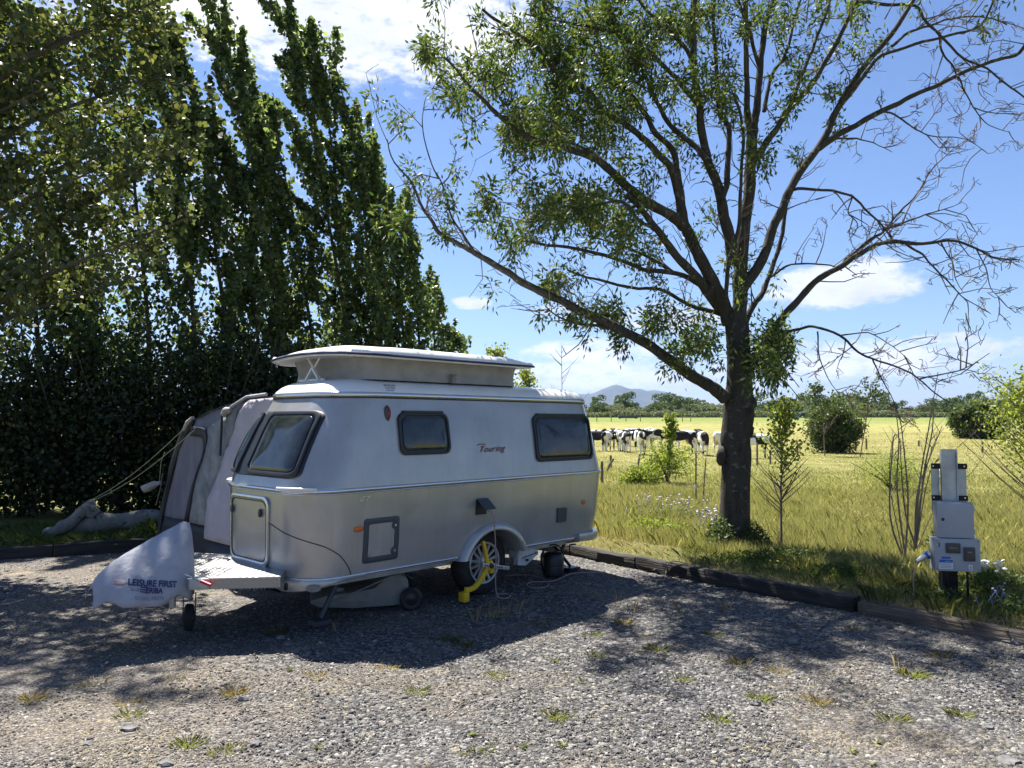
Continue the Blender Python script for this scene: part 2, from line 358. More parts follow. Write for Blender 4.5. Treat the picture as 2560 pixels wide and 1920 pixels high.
M['awnb'] = pbsdf('awning_black', (.008, .009, .016), .6)[0]
M['bark'] = mat_bark('ash_bark', (.032, .029, .026), (.068, .062, .053), (.15, .15, .125))
M['bark2'] = mat_bark('poplar_bark', (.05, .046, .035), (.10, .095, .07), (.14, .14, .12))
M['logbark'] = mat_bark('birch_log', (.24, .24, .22), (.14, .14, .13), (.05, .05, .045), (3, 3, 3))
M['twig'] = noisy('twig', (.10, .078, .06), (.17, .13, .10), 9, .9)
M['deadstem'] = noisy('dead_stem', (.27, .22, .17), (.15, .12, .09), 5, .9)
M['timber'] = noisy('sleeper_timber', (.014, .013, .013), (.045, .038, .032), 3, .8, bump=.8, bscale=14, stretch=(.5, 4, 4), bdist=.02)
M['timber2'] = noisy('weathered_timber', (.05, .04, .032), (.16, .125, .095), 3, .85, bump=.8, bscale=14, stretch=(.5, 4, 4), bdist=.02)
M['post'] = noisy('post_wood', (.13, .105, .08), (.24, .2, .16), 8, .9, stretch=(1, 1, .3), bump=.5)
M['galv'] = noisy('galvanised', (.44, .47, .48), (.34, .36, .37), 7, .45, .55, lo=.4, hi=.6)
M['grp'] = noisy('grey_enclosure', (.38, .39, .42), (.33, .34, .365), 3, .55)
M['hide2'] = pbsdf('udder_skin', (.55, .33, .28), .8)[0]
M['pop'] = leafmat('poplar_leaf', [(.028, .050, .024), (.060, .092, .040), (.11, .15, .062), (.21, .25, .11)], .52, .4, (1.6, 1.6, .85))
M['popyel'] = leafmat('near_poplar_leaf', [(.030, .050, .020), (.060, .085, .032), (.105, .125, .048), (.17, .18, .07)], .42, .5, (1.35, 1.3, .6))
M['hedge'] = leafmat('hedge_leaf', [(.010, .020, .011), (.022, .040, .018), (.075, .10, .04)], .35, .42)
M['ash'] = leafmat('ash_leaf', [(.018, .040, .012), (.04, .072, .018), (.085, .115, .035), (.18, .20, .07)], .45, .55, (1.5, 1.5, .7))
M['scrub'] = leafmat('scrub_leaf', [(.10, .14, .03), (.20, .24, .05), (.32, .34, .09)], .5, .5)
M['dgreen'] = leafmat('thorn_leaf', [(.034, .058, .02), (.07, .10, .035), (.13, .16, .055)], .4, .5)
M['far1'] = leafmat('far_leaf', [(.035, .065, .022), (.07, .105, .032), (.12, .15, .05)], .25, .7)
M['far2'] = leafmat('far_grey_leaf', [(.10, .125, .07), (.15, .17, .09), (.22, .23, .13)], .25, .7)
M['dry'] = leafmat('dry_grass', [(.17, .195, .065), (.29, .29, .115), (.44, .405, .225)], .45, .7, (1.2, 1.15, .7))
M['green'] = leafmat('green_grass', [(.04, .075, .018), (.085, .125, .026), (.17, .18, .05)], .35, .6)
M['straw'] = leafmat('straw', [(.22, .17, .09), (.40, .32, .17), (.55, .46, .27)], .2, .8)
M['weed'] = leafmat('weed_leaf', [(.09, .12, .035), (.18, .20, .06), (.28, .275, .12)], .3, .7)
M['stone'] = noisy('stone', (.06, .06, .065), (.22, .21, .20), 7, .85)
M['wht'] = pbsdf('white_petal', (.75, .75, .72), .7)[0]
M['mauve'] = pbsdf('mauve_flower', (.42, .38, .58), .8)[0]
M['rope'] = pbsdf('rope', (.42, .44, .26), .8)[0]
M['cable'] = pbsdf('buff_cable', (.36, .24, .20), .5)[0]
M['hill'] = noisy('hill', (.03, .05, .04), (.06, .065, .04), .004, .95)
M['sticker'] = pbsdf('sticker_white', (.7, .72, .75), .4)[0]
M['stblue'] = pbsdf('sticker_blue', (.02, .12, .38), .4)[0]
M['water'] = pbsdf('roof_sheet', (.55, .56, .58), .5)[0]

# ------------------------------------------------------------ ground
def terrain():
    xs = np.concatenate([[-14000, -8000, -4000, -2000, -900, -400, -180, -90, -50, -30, -20], np.arange(-14, 16.1, .35), [18, 21, 25, 30, 36, 44, 54, 66, 80, 100, 130, 180, 300, 600, 1200, 3000, 6000, 14000]])
    ys = np.concatenate([[-14000, -3000, -500, -100, -30, -15, -8], np.arange(-4, 18.1, .35), [19, 20, 22, 24, 26, 29, 33, 38, 44, 50, 57, 65, 73, 80, 90, 105, 125, 150, 180, 215, 259.9, 262, 400, 800, 2000, 5000, 9000, 14000]])
    V = []
    for y in ys:
        for x in xs:
            z = ground_h(x, y)
            d = max((x-.72)*.777+(y-9.66)*.63, -(x+6.19)*.407+(y-9.38)*.913)
            if abs(x) < 20 and -.19 < d-.10 < .19:
                a_ = (x-.72)*.777+(y-9.66)*.63
                nx_, ny_ = (.777, .63) if a_ == d else (-.407, .913)
                x2, y2, z = x+nx_*(.10-d), y+ny_*(.10-d), -.03
                V.append((x2, y2, z)); continue
            if d > .3 and abs(x) < 200 and y < 200: z += .05*fbm((x*.4, y*.4, 0))*min(1, d)
            V.append((x, y, z))
    nx = len(xs); F = [(j*nx+i, j*nx+i+1, (j+1)*nx+i+1, (j+1)*nx+i) for j in range(len(ys)-1) for i in range(nx-1)]
    me = arr_mesh('ground', V, F); smooth_angle(me, 180)
    tag(obj('ground', me, M['meadow']), kind='structure')
    bm = bmesh.new(); g = {}
    st = .12
    for j in range(0, 125):
        for i in range(0, 165):
            x = -11+i*st; y = -3.5+j*st
            if max((x-.72)*.777+(y-9.66)*.63, -(x+6.19)*.407+(y-9.38)*.913) < .1:
                g[i, j] = bm.verts.new((x, y, .012*fbm((x*.7, y*.7, 3))+.004*fbm((x*5, y*5, 1))))
    for (i, j) in list(g):
        q = [g.get(k) for k in ((i, j), (i+1, j), (i+1, j+1), (i, j+1))]
        if all(q): bm.faces.new(q)
    tag(obj('gravel', bm, M['gravel'], smooth=True), kind='structure')
terrain()

def hills():
    D = 9000.0
    prof = [(1180, 1035), (1290, 1015), (1380, 998), (1440, 985), (1480, 984), (1505, 973), (1530, 964), (1541, 961), (1556, 965), (1575, 972), (1600, 972), (1618, 977), (1635, 975), (1660, 979), (1680, 986), (1700, 990), (1720, 996), (1760, 1012), (1830, 1026), (1900, 1040)]
    pts = []
    for (a, b), (c, d) in zip(prof, prof[1:]):
        for k in range(5): pts.append((a+(c-a)*k/5, b+(d-b)*k/5+random.uniform(-.5, .5)))
    V = []; rows = [(-1800, 0), (-1200, .22), (-700, .55), (-300, .86), (0, 1), (400, .8), (1200, .3), (2000, 0)]
    for dy, k in rows:
        for i, (x, y) in enumerate(pts):
            p = py(x, y, D); h = max(p.z, 3)
            V.append((p.x, D+dy+120*fbm((i*.2, dy*.01, 0)), 2.8+(h-2.8)*k*(1+.25*fbm((i*.35, dy*.002, 5))*(1-k))))
    n = len(pts); F = [(j*n+i, j*n+i+1, (j+1)*n+i+1, (j+1)*n+i) for j in range(len(rows)-1) for i in range(n-1)]
    me = arr_mesh('hills', V, F); smooth_angle(me, 180); tag(obj('hills', me, M['hill']), kind='structure')
hills()

# ------------------------------------------------------------ caravan
TH = R(46.2)
CV = empty('caravan', (-.24, 7.38, 0), TH, 'silver retro touring caravan with raised white pop-up roof', 'caravan')
CVM = Matrix.Translation((-.24, 7.38, 0)) @ Matrix.Rotation(TH, 4, 'Z')
TC, HW = .833, .848; RFAR = .60
def lerp(a, b, k): return a+(b-a)*k
def pw(z, pts):
    for (a, b), (c, d) in zip(pts, pts[1:]):
        if z <= c: return lerp(b, d, max(0, (z-a)/(c-a)))
    return pts[-1][1]
def s_front(z): return pw(z, [(.40, -1.955), (.55, -1.965), (1.125, -1.97), (1.3, -1.915), (1.6, -1.77), (1.905, -1.60)])
def s_rear(z): return pw(z, [(.40, 1.80), (.7, 1.86), (1.125, 1.90), (1.5, 1.84), (1.905, 1.75)])
def t_in(z): return pw(z, [(.40, .045), (.7, .015), (1.125, 0), (1.5, .05), (1.905, .12)])
def outline(z, grow=0, rf=.36, rr=.24, ns=14, na=9, nf=8):
    s0 = s_front(z)-grow; s1 = s_rear(z)+grow; a = TC-HW+t_in(z)-grow; b = TC+HW-t_in(z)+grow
    P = []
    for i in range(ns): P.append((lerp(s1-rr, s0+rf, i/ns), a))
    for i in range(na): q = math.pi/2*i/na; P.append((s0+rf-rf*math.sin(q), a+rf-rf*math.cos(q)))
    rg = rf+RFAR-.36
    for i in range(nf): t = lerp(a+rf, b-rg, i/nf); P.append((s0, t))
    for i in range(na): q = math.pi/2*i/na; P.append((s0+rg-rg*math.cos(q), b-rg+rg*math.sin(q)))
    for i in range(ns): P.append((lerp(s0+rg, s1-rr, i/ns), b))
    for i in range(na): q = math.pi/2*i/na; P.append((s1-rr+rr*math.sin(q), b-rr+rr*math.cos(q)))
    for i in range(4): P.append((s1, lerp(b-rr, a+rr, i/4)))
    for i in range(na): q = math.pi/2*i/na; P.append((s1-rr+rr*math.cos(q), a+rr-rr*math.sin(q)))
    return P
def loft(levels, fn, cap0=True, cap1=True):
    m = MB(); V = []; n = None
    for lv in levels:
        P = fn(lv); n = len(P); V += [(x, y, lv if not isinstance(lv, tuple) else lv[0]) for x, y in P]
    F = [(j*n+i, j*n+(i+1) % n, (j+1)*n+(i+1) % n, (j+1)*n+i) for j in range(len(levels)-1) for i in range(n)]
    if cap0: F.append(tuple(range(n-1, -1, -1)))
    if cap1: F.append(tuple((len(levels)-1)*n+i for i in range(n)))
    return m.add(V, F)
ARC = (.09, .30)   # wheel-arch centre (s, z)
def caravan_body():
    m = loft([.40, .47, .55, .65, .75, .85, .95, 1.05, 1.10, 1.125, 1.16, 1.25, 1.35, 1.45, 1.55, 1.65, 1.75, 1.85, 1.905], outline)
    body = m.build('body', M['silver'], CV, smooth=50)
    c = MB(); pr = [(ARC[0]+.375*math.cos(q)*1.03, ARC[1]+.335*math.sin(q)) for q in [R(a) for a in range(0, 181, 8)]]+[(ARC[0]-.386, .1), (ARC[0]+.386, .1)]
    c.prism(pr, (-.3, .32)); cut = c.build('cutter', None)
    cut.matrix_world = CVM
    bpy.context.view_layer.update()
    md = body.modifiers.new('b', 'BOOLEAN'); md.object = cut; md.operation = 'DIFFERENCE'; md.solver = 'EXACT'
    dg = bpy.context.evaluated_depsgraph_get(); me = bpy.data.meshes.new_from_object(body.evaluated_get(dg))
    body.modifiers.clear(); body.data = me; smooth_angle(me, 50)
    bpy.data.objects.remove(cut)
    return body
body = caravan_body()
def ring_tube(z, grow, r, name, mat, i0=None, i1=None, parent=CV, zr=1.0):
    P = [Vector((x, y, z)) for x, y in outline(z, grow)]
    n = len(P); idx = range(n+1) if i0 is None else range(i0, i1)
    m = MB(); V = []; F = []; k = 8; idx = list(idx)
    for i in idx:
        p = P[i % n]; d = (P[(i+1) % n]-P[(i-1) % n]).normalized(); o = Vector((d.y, -d.x, 0))
        for q in range(k):
            a = 2*math.pi*q/k; V.append(p+o*r*math.cos(a)+Vector((0, 0, r*zr*math.sin(a))))
    for i in range(len(idx)-1):
        for q in range(k): F.append((i*k+q, i*k+(q+1) % k, (i+1)*k+(q+1) % k, (i+1)*k+q))
    return m.add(V, F).build(name, mat, parent, smooth=60)
ring_tube(1.122, .006, .011, 'belt_trim', M['trim'], zr=1.5)
ring_tube(1.098, .001, .006, 'belt_trim', M['trim'])
_o = outline(.428, .006); _a = _o[0][1]; _f = [p for p in _o if not (abs(p[1]-_a) < .002 and p[0] > -.38)]
_i = [k for k, p in enumerate(_o) if abs(p[1]-_a) < .002 and p[0] > .56]
_path = [(-.36, _a)]+[p for p in _o[:14+50+60] if p in _f]+[_o[k] for k in sorted(_i)]+[(.56, _a)]
MB().tube([Vector((x, y, .428)) for x, y in _path], .011, 8).build('sill_trim', M['trim'], CV, smooth=60)
ring_tube(1.905, .012, .014, 'gutter_trim', M['trim'], zr=1.6)
ring_tube(1.882, .006, .006, 'gutter_trim', M['rubber'])
# roof shell
def roof():
    lv = [(1.915, .012), (1.945, .0), (1.975, -.03), (2.0, -.06), (2.022, -.11), (2.038, -.18), (2.048, -.27), (2.053, -.42)]
    V = []; n = 0
    for z, g in lv:
        P = outline(1.905, g, rf=.36+min(0, g)*.5 if g < 0 else .36, rr=max(.06, .24+g*.4)); n = len(P); V += [(x, y, z) for x, y in P]
    F = [(j*n+i, j*n+(i+1) % n, (j+1)*n+(i+1) % n, (j+1)*n+i) for j in range(len(lv)-1) for i in range(n)]
    F.append(tuple((len(lv)-1)*n+i for i in range(n))); F.append(tuple(range(n-1, -1, -1)))
    return MB().add(V, F).build('roof', M['white'], CV, smooth=60)
RF = roof()
# pop-up canvas and lid
def rrect(s0, s1, t0, t1, r, n=6):
    P = []
    for cx, cy, a0 in ((s0+r, t0+r, 180), (s1-r, t0+r, 270), (s1-r, t1-r, 0), (s0+r, t1-r, 90)):
        for k in range(n+1): a = R(a0+90*k/n); P.append((cx+r*math.cos(a), cy+r*math.sin(a)))
    return P
def dense(P, step):
    Q = []
    for a, b in zip(P, P[1:]+P[:1]):
        k = max(1, int(math.dist(a, b)/step)); Q += [(lerp(a[0], b[0], i/k), lerp(a[1], b[1], i/k)) for i in range(k)]
    return Q
def canvas():
    P = dense(rrect(-1.22, .70, .24, 1.50, .12), .035); n = len(P); V = []; F = []; L = 9
    for j in range(L):
        k = j/(L-1); z = 2.045+.215*k; ins = -.035*math.sin(math.pi*k)+.03*k*k
        for i, (x, y) in enumerate(P):
            cx, cy = -.26, .87; f = ins+(.016*math.sin(i*.55+3*math.sin(i*.13))+.02*fbm((x*3, y*3, 2)))*math.sin(math.pi*k)**.7+.008*fbm((x*6, y*6, z*9))
            dx = (x-cx)/.96; dy = (y-cy)/.63; L_ = math.hypot(dx**3, dy**3) or 1
            V.append((x+f*dx**3/L_, y+f*dy**3/L_, z))
    F = [(j*n+i, j*n+(i+1) % n, (j+1)*n+(i+1) % n, (j+1)*n+i) for j in range(L-1) for i in range(n)]
    MB().add(V, F).build('canvas_wall', M['canvas'], CV, smooth=70)
canvas()
def lid():
    base = [(-1.30, .07), (-1.43, .20), (-1.47, .55), (-1.48, .87), (-1.47, 1.19), (-1.43, 1.54), (-1.30, 1.67), (.72, 1.67), (.93, 1.50), (1.0, 1.2), (1.0, .54), (.93, .24), (.80, .12), (.6, .09)]
    base = dense(base, .06)
    for _ in range(2): base = [((a[0]+2*b[0]+c[0])/4, (a[1]+2*b[1]+c[1])/4) for a, b, c in zip(base[-1:]+base[:-1], base, base[1:]+base[:1])]
    n = len(base); cx, cy = -.25, .87
    def lay(k, z, crown):
        return [(cx+(x-cx)*(1-k*.85), cy+(y-cy)*(1-k), z+crown*(1-((y-cy)/.8)**2)+.0*x) for x, y in base]
    V = lay(.10, 2.235, .035)+lay(.0, 2.238, .035)+lay(0, 2.262, .035)+lay(.015, 2.285, .038)+lay(.05, 2.312, .04)+lay(.12, 2.33, .042)+lay(.3, 2.342, .042)+lay(.6, 2.35, .04)+lay(.9, 2.352, .04)
    V = [(x, y, z-(.075*max(0, (x-.35)/.65)**1.6 if z > 2.30 else 0)-(.05*max(0, (-x-.95)/.5)**2 if z > 2.30 else 0)) for x, y, z in V]
    L = 9; F = [(j*n+i, j*n+(i+1) % n, (j+1)*n+(i+1) % n, (j+1)*n+i) for j in range(L-1) for i in range(n)]
    F.append(tuple((L-1)*n+i for i in range(n)))
    # underside
    F.append(tuple(range(n-1, -1, -1)))
    o = MB().add(V, F).build('pop_up_lid', M['white'], CV, smooth=45)
    m = MB(); P = [Vector(p) for p in lay(-.004, 2.247, .035)]; P.append(P[0])
    m.tube(P, .011, 6, False); m.build('seal', M['navy'], o, smooth=60)
    m = MB(); P = [Vector(p) for p in lay(.03, 2.232, .035)]; P.append(P[0])
    m.tube(P, .009, 6, False); m.build('seal', M['white'], o, smooth=60)
lid()
def scissor():
    m = MB(); y = 1.0; x = -1.27
    m.box((x-.04, y-.20, 2.05), (x-.015, y+.22, 2.068))
    for a, b in (((.86), (1.08)), ((1.08), (.86))):
        m.tube([(x-.03, a, 2.06), (x-.03, b, 2.27)], .010, 4)
    m.tube([(x-.05, .86, 2.06), (x-.05, .97, 2.17)], .012, 4); m.tube([(x-.05, 1.08, 2.06), (x-.05, .97, 2.17)], .012, 4)
    m.build('lift_bracket', M['white'], CV)
scissor()
m = MB(); m.lathe([(.028, 2.04), (.028, 2.10), (.024, 2.10), (.024, 2.115), (.037, 2.118), (.037, 2.126), (0.001, 2.13)], 16, Matrix.Translation((-.26, .20, 0))); m.build('flue', M['plastic_grey'], CV, smooth=40)
# patches that follow a surface: f(a, b, off) -> local point
def rr2(a0, a1, b0, b1, r, n=5, skew=0):
    P = rrect(a0, a1, b0, b1, r, n); P = dense(P, .05)
    return [(a+skew*(b-b0)/(b1-b0), b) for a, b in P]
def patch(f, P, off, thick=.01, rings=5, dome=0):
    ca = sum(p[0] for p in P)/len(P); cb = sum(p[1] for p in P)/len(P); n = len(P); V = []; F = []
    V += [f(a, b, off-thick) for a, b in P]; V += [f(a, b, off-.3*thick) for a, b in P]
    for j in range(rings):
        k = 1-(j/rings)**1.0; kk = k if j else .985; V += [f(ca+(a-ca)*kk, cb+(b-cb)*kk, off+dome*(1-k*k)) for a, b in P]
    V.append(f(ca, cb, off+dome)); L = rings+2
    F = [(j*n+i, j*n+(i+1) % n, (j+1)*n+(i+1) % n, (j+1)*n+i) for j in range(L-1) for i in range(n)]
    F += [((L-1)*n+i, (L-1)*n+(i+1) % n, L*n) for i in range(n)]
    return MB().add(V, F)
def band(f, P, w, off, thick=.02):
    """raised band of width w inside outline P"""
    ca = sum(p[0] for p in P)/len(P); cb = sum(p[1] for p in P)/len(P); n = len(P)
    ha = max(p[0] for p in P)-ca; hb = max(p[1] for p in P)-cb
    def sc_(u): return [(ca+(a-ca)*(1-u/ha), cb+(b-cb)*(1-u/hb)) for a, b in P]
    V = []
    for u, o in ((0, off-thick), (0, off-.003), (w*.2, off), (w*.8, off), (w, off-.003), (w, off-thick)): V += [f(a, b, o) for a, b in sc_(u)]
    F = [(j*n+i, j*n+(i+1) % n, (j+1)*n+(i+1) % n, (j+1)*n+i) for j in range(5) for i in range(n)]
    return MB().add(V, F), sc_(w)
def fside(s, z, o): return Vector((s, TC-HW+t_in(z)-o*.99, z))
def ffront(t, z, o):
    s0 = s_front(z); a = TC-HW+t_in(z); b = TC+HW-t_in(z); rf = .36; rg = RFAR; nx = -1; ny = 0
    if t < a+rf:
        d = (a+rf-max(t, a))/rf; s = s0+rf-rf*math.sqrt(max(0, 1-d*d)); ny = -d; nx = -math.sqrt(max(0, 1-d*d))
    elif t > b-rg:
        d = (min(t, b)-b+rg)/rg; s = s0+rg-rg*math.sqrt(max(0, 1-d*d)); ny = d; nx = -math.sqrt(max(0, 1-d*d))
    else: s = s0
    sl = (s_front(z+.02)-s_front(z-.02))/.04 if z > 1.13 else 0
    nv = Vector((nx, ny, sl*.9)).normalized()
    return Vector((s, t, z))+nv*o
def window(name, f, P, fw=.04, gl=None):
    m = patch(f, P, .012, .02); fr = m.build(name, M['frame'], CV, smooth=45)
    m, Pi = band(f, P, fw*.55, .026, .02); m.build('frame', M['rubber'], fr, smooth=45)
    ca = sum(p[0] for p in P)/len(P); cb = sum(p[1] for p in P)/len(P); ha = max(p[0] for p in P)-ca; hb = max(p[1] for p in P)-cb
    Q = [(ca+(a-ca)*(1-fw/ha), cb+(b-cb)*(1-fw/hb)) for a, b in P]
    patch(f, Q, .022, .01, 6, .012).build('pane', M['glass'], fr, smooth=60)
    return fr
window('side_window', fside, rr2(-1.03, -.455, 1.385, 1.755, .07))
window('side_window', fside, rr2(.705, 1.635, 1.265, 1.745, .07))
# top rails over the side windows
for a, b, z in ((-.97, -.51, 1.765), (.77, 1.57, 1.755)):
    MB().box((a, TC-HW+t_in(z)-.028, z-.012), (b, TC-HW+t_in(z)-.0, z+.008)).build('window_rail', M['frame'], CV, bevel=.004)
def trap(ta, tb, tc_, td, z0, z1, r):
    # bottom ta..tb, top tc..td
    P = rr2(0, 1, z0, z1, r, 6); 
    P = [(a*(tb-ta), b) for a, b in rrect(0, 1, 0, 1, .10, 6)]
    P = dense([(p[0]/(tb-ta), p[1]) for p in P], .08)
    return [(lerp(lerp(ta, tb, a), lerp(tc_, td, a), b), lerp(z0, z1, b)) for a, b in P]
# dark band behind front windows then the two windows
P = trap(.18, 1.50, .235, 1.42, 1.215, 1.765, .1); fb = patch(ffront, P, .012, .02, 8).build('front_window_surround', M['frame'], CV, smooth=50)
for k, (a, b, c, d) in enumerate(((.20, .98, .255, .99), (1.13, 1.49, 1.13, 1.41))):
    P = trap(a, b, c, d, 1.225, 1.752, .1); wd = patch(ffront, P, .02, .012, 6).build('front_window', M['frame'], CV, smooth=50)
    mm, Pi = band(ffront, P, .03, .034, .02); mm.build('frame', M['rubber'], wd, smooth=50)
    ca = sum(p[0] for p in P)/len(P); cb = 1.49
    Q = [(ca+(x-ca)*.88, cb+(y-cb)*.86) for x, y in P]; patch(ffront, Q, .03, .01, 7, .02).build('pane', M['glass'], wd, smooth=70)
# gas locker door
P = rr2(.52, 1.2, .485, 1.055, .08, 6)
dd = patch(ffront, P, .012, .014, 6).build('gas_locker_door', M['silver'], CV, smooth=40)
mm, Pi = band(ffront, P, .03, .022, .02); mm.build('frame', M['trim'], dd, smooth=40)
ca, cb = .86, .77; Q = [(ca+(x-ca)*.895, cb+(y-cb)*.875) for x, y in P]
mm, Pi = band(ffront, Q, .008, .017, .01); mm.build('seal', M['rubber'], dd, smooth=40)
for t in (.64, 1.13):
    p = ffront(t, .92, .02); mm = MB(); mm.lathe([(.001, 0), (.024, .0), (.022, .012), (.001, .016)], 16, Matrix.Translation(p) @ Matrix.Rotation(R(-90), 4, 'Y') @ Matrix.Diagonal((1.5, .9, 1, 1))); mm.build('lock', M['black_plastic'], dd, smooth=40)
# grab handles at the belt
for t0, t1 in ((.06, .36), (1.42, 1.66)):
    mm = MB(); Pn = [ffront(lerp(t0, t1, k), 1.135, o) for k, o in ((0, .0), (.03, .035), (.3, .045), (.7, .045), (.97, .035), (1, .0))]
    mm.tube(Pn, .012, 8); mm.build('grab_handle', M['white'], CV, smooth=60)
# panel seam from locker door to sill (raised black gasket)
Ps = []
cl = [(.50, .845), (.32, .79), (.16, .745)]
seam = [ffront(t, z, .002) for t, z in ((.515, .845), (.40, .815), (.28, .785), (.18, .755), (.10, .725), (.04, .69))]
seam += [Vector((s, TC-HW+t_in(z)-.002+dt, z)) for s, z, dt in ((-1.70, .655, .028), (-1.64, .61, .006), (-1.60, .57, 0), (-1.56, .52, 0), (-1.53, .47, 0), (-1.515, .435, 0))]
_bt = BVHTree.FromPolygons([v.co for v in body.data.vertices], [tuple(p.vertices) for p in body.data.polygons])
def _sn(p):
    c, n_, *_ = _bt.find_nearest(p); return c+n_*.001
seam = [_sn(p) for p in smoothpts(seam, 4)]
MB().tube(seam, .0045, 6).build('panel_seam', M['rubber'], CV, smooth=60)
# locker hatch on side
P = dense(rrect(-1.415, -1.055, .508, .875, .025, 3), .06); mm, Pi = band(fside, P, .045, .012, .014); hf = mm.build('service_hatch', M['plastic_dark'], CV, smooth=35)
patch(fside, [( -1.235+(a+1.235)*.74, .69+(b-.69)*.74) for a, b in P], .006, .008, 3).build('panel', M['silver'], hf, smooth=40)
for s, z in ((-1.10, .80), (-1.10, .585)):
    mm = MB(); mm.lathe([(.034, 0), (.034, .011), (.03, .015), (.001, .015)], 14, Matrix.Translation(fside(s, z, .0)) @ Matrix.Rotation(R(90), 4, 'X')); mm.build('lock', M['plastic_dark'], hf, smooth=40)
    mm = MB(); mm.lathe([(.009, 0), (.009, .004), (.001, .004)], 10, Matrix.Translation(fside(s, z, .015)) @ Matrix.Rotation(R(90), 4, 'X')); mm.build('lock', M['trim'], hf, smooth=40)
def oval(name, s, z, a, b, mat, h=.014):
    mm = MB(); mm.lathe([(1, 0), (.93, h*.5), (.7, h*.85), (.3, h), (.01, h)], 20, Matrix.Translation(fside(s, z, 0)) @ Matrix.Rotation(R(90), 4, 'X') @ Matrix.Diagonal((a, b, 1, 1)))
    return mm.build(name, mat, CV, smooth=50)
oval('side_marker_light', -1.47, .80, .05, .026, M['amber']); oval('side_marker_light', 1.465, .80, .035, .026, M['amber'])
o = oval('top_marker_light', -1.13, 1.745, .030, .072, M['plastic_dark'], .02); oval('lens', -1.125, 1.745, .02, .055, M['redlens'], .034).parent = o
P = rr2(1.02, 1.165, .62, .77, .012, 3); patch(fside, P, .022, .022, 3).build('fridge_vent', M['plastic_dark'], CV, smooth=30)
# mains inlet with lifted flap
P = rr2(-.155, -.02, .80, .945, .008, 3); iv = patch(fside, P, .012, .014, 3).build('mains_inlet', M['black_plastic'], CV, smooth=30)
mm = MB(); mm.box((-.155, -.012, 0), (-.015, .0, -.145), Matrix.Translation((0, -.02, .945)) @ Matrix.Rotation(R(-52), 4, 'X')); mm.build('flap', M['plastic_dark'], iv, bevel=.004)
# wheel arch flare
def flare():
    V = []; F = []; prof = [(1.0, .035), (.995, -.005), (.965, -.038), (.90, -.058), (.83, -.055), (.80, -.035), (.80, .10)]
    A = [R(a) for a in np.linspace(-16, 196, 40)]
    for a in A:
        for r, t in prof:
            rx = .455*(1.06 if math.cos(a) > 0 else 1.0); rz = .415
            wv = 1+.10*max(0, -math.sin(a))*(1 if math.cos(a) > 0 else 0)
            V.append((ARC[0]+rx*r*math.cos(a)*wv, t+TC-HW+.02, ARC[1]+rz*r*math.sin(a) if math.sin(a) > 0 else ARC[1]+.10+(rz*r*math.sin(a))*.0-.0))
    # straight feet: clamp bottoms at sill level
    V = [(x, y, max(z, .395)) if z < .41 else (x, y, z) for x, y, z in V]
    n = len(prof); F = [(j*n+i, j*n+i+1, (j+1)*n+i+1, (j+1)*n+i) for j in range(len(A)-1) for i in range(n-1)]
    F.append(tuple(range(n))); F.append(tuple((len(A)-1)*n+i for i in range(n-1, -1, -1)))
    MB().add(V, F).build('wheel_arch', M['silver'], CV, smooth=50)
flare()
def wheel():
    Mx = Matrix.Translation((ARC[0], .21, .31)) @ Matrix.Rotation(R(90), 4, 'X')
    m = MB(); m.lathe([(.19, -.09), (.25, -.095), (.29, -.085), (.308, -.06), (.311, 0), (.308, .06), (.29, .085), (.25, .095), (.205, .095), (.19, .08)], 48, Mx, cap=False)
    tw = m.build('tyre', M['tyre'], None, smooth=50)
    wh = bpy.data.objects.new('wheel', None); C.objects.link(wh); wh.parent = CV; tw.parent = wh
    m = MB(); m.lathe([(.2, -.06), (.2, .075), (.192, .088), (.186, .088), (.18, .06), (.165, -.02), (.001, -.02)], 48, Mx, cap=False); m.build('rim', M['tyre'], wh, smooth=50)
    m = MB(); m.lathe([(.203, .07), (.203, .09), (.196, .094), (.182, .092), (.178, .07)], 48, Mx, cap=False)
    for k in range(7):
        a = 2*math.pi*k/7
        for da, w0, w1 in ((-.13, .016, .012), (.13, .016, .012)):
            b = a+da*1.0; c = a+da*1.9
            p0 = Vector((.035*math.cos(b), .035*math.sin(b), .07)); p1 = Vector((.188*math.cos(c), .188*math.sin(c), .082))
            d = (p1-p0).normalized(); s = Vector((-d.y, d.x, 0))
            V = [p0+s*w0*.8, p0-s*w0*.8, p1-s*w1, p1+s*w1]; V = [Mx @ v for v in V]+[Mx @ (v-Vector((0, 0, .02))) for v in V]
            m.add(V, [(0, 1, 2, 3), (7, 6, 5, 4), (0, 4, 5, 1), (1, 5, 6, 2), (2, 6, 7, 3), (3, 7, 4, 0)])
    m.lathe([(.045, .05), (.045, .078), (.035, .084), (.001, .084)], 20, Mx); m.build('spokes', M['alloy'], wh, smooth=35)
wheel()
# chassis, axle and underside
m = MB(); m.box((-1.9, .25, .32), (1.8, .31, .40)); m.box((-1.9, 1.43, .32), (1.8, 1.49, .40)); m.box((-.0, .15, .28), (.16, 1.6, .36)); m.build('chassis', M['galv'], CV)
# far wheel
m = MB(); m.lathe([(.19, -.09), (.29, -.085), (.311, 0), (.29, .085), (.19, .09), (.001, .07)], 32, Matrix.Translation((ARC[0], 1.5, .31)) @ Matrix.Rotation(R(90), 4, 'X')); m.build('wheel', M['tyre'], CV, smooth=50)
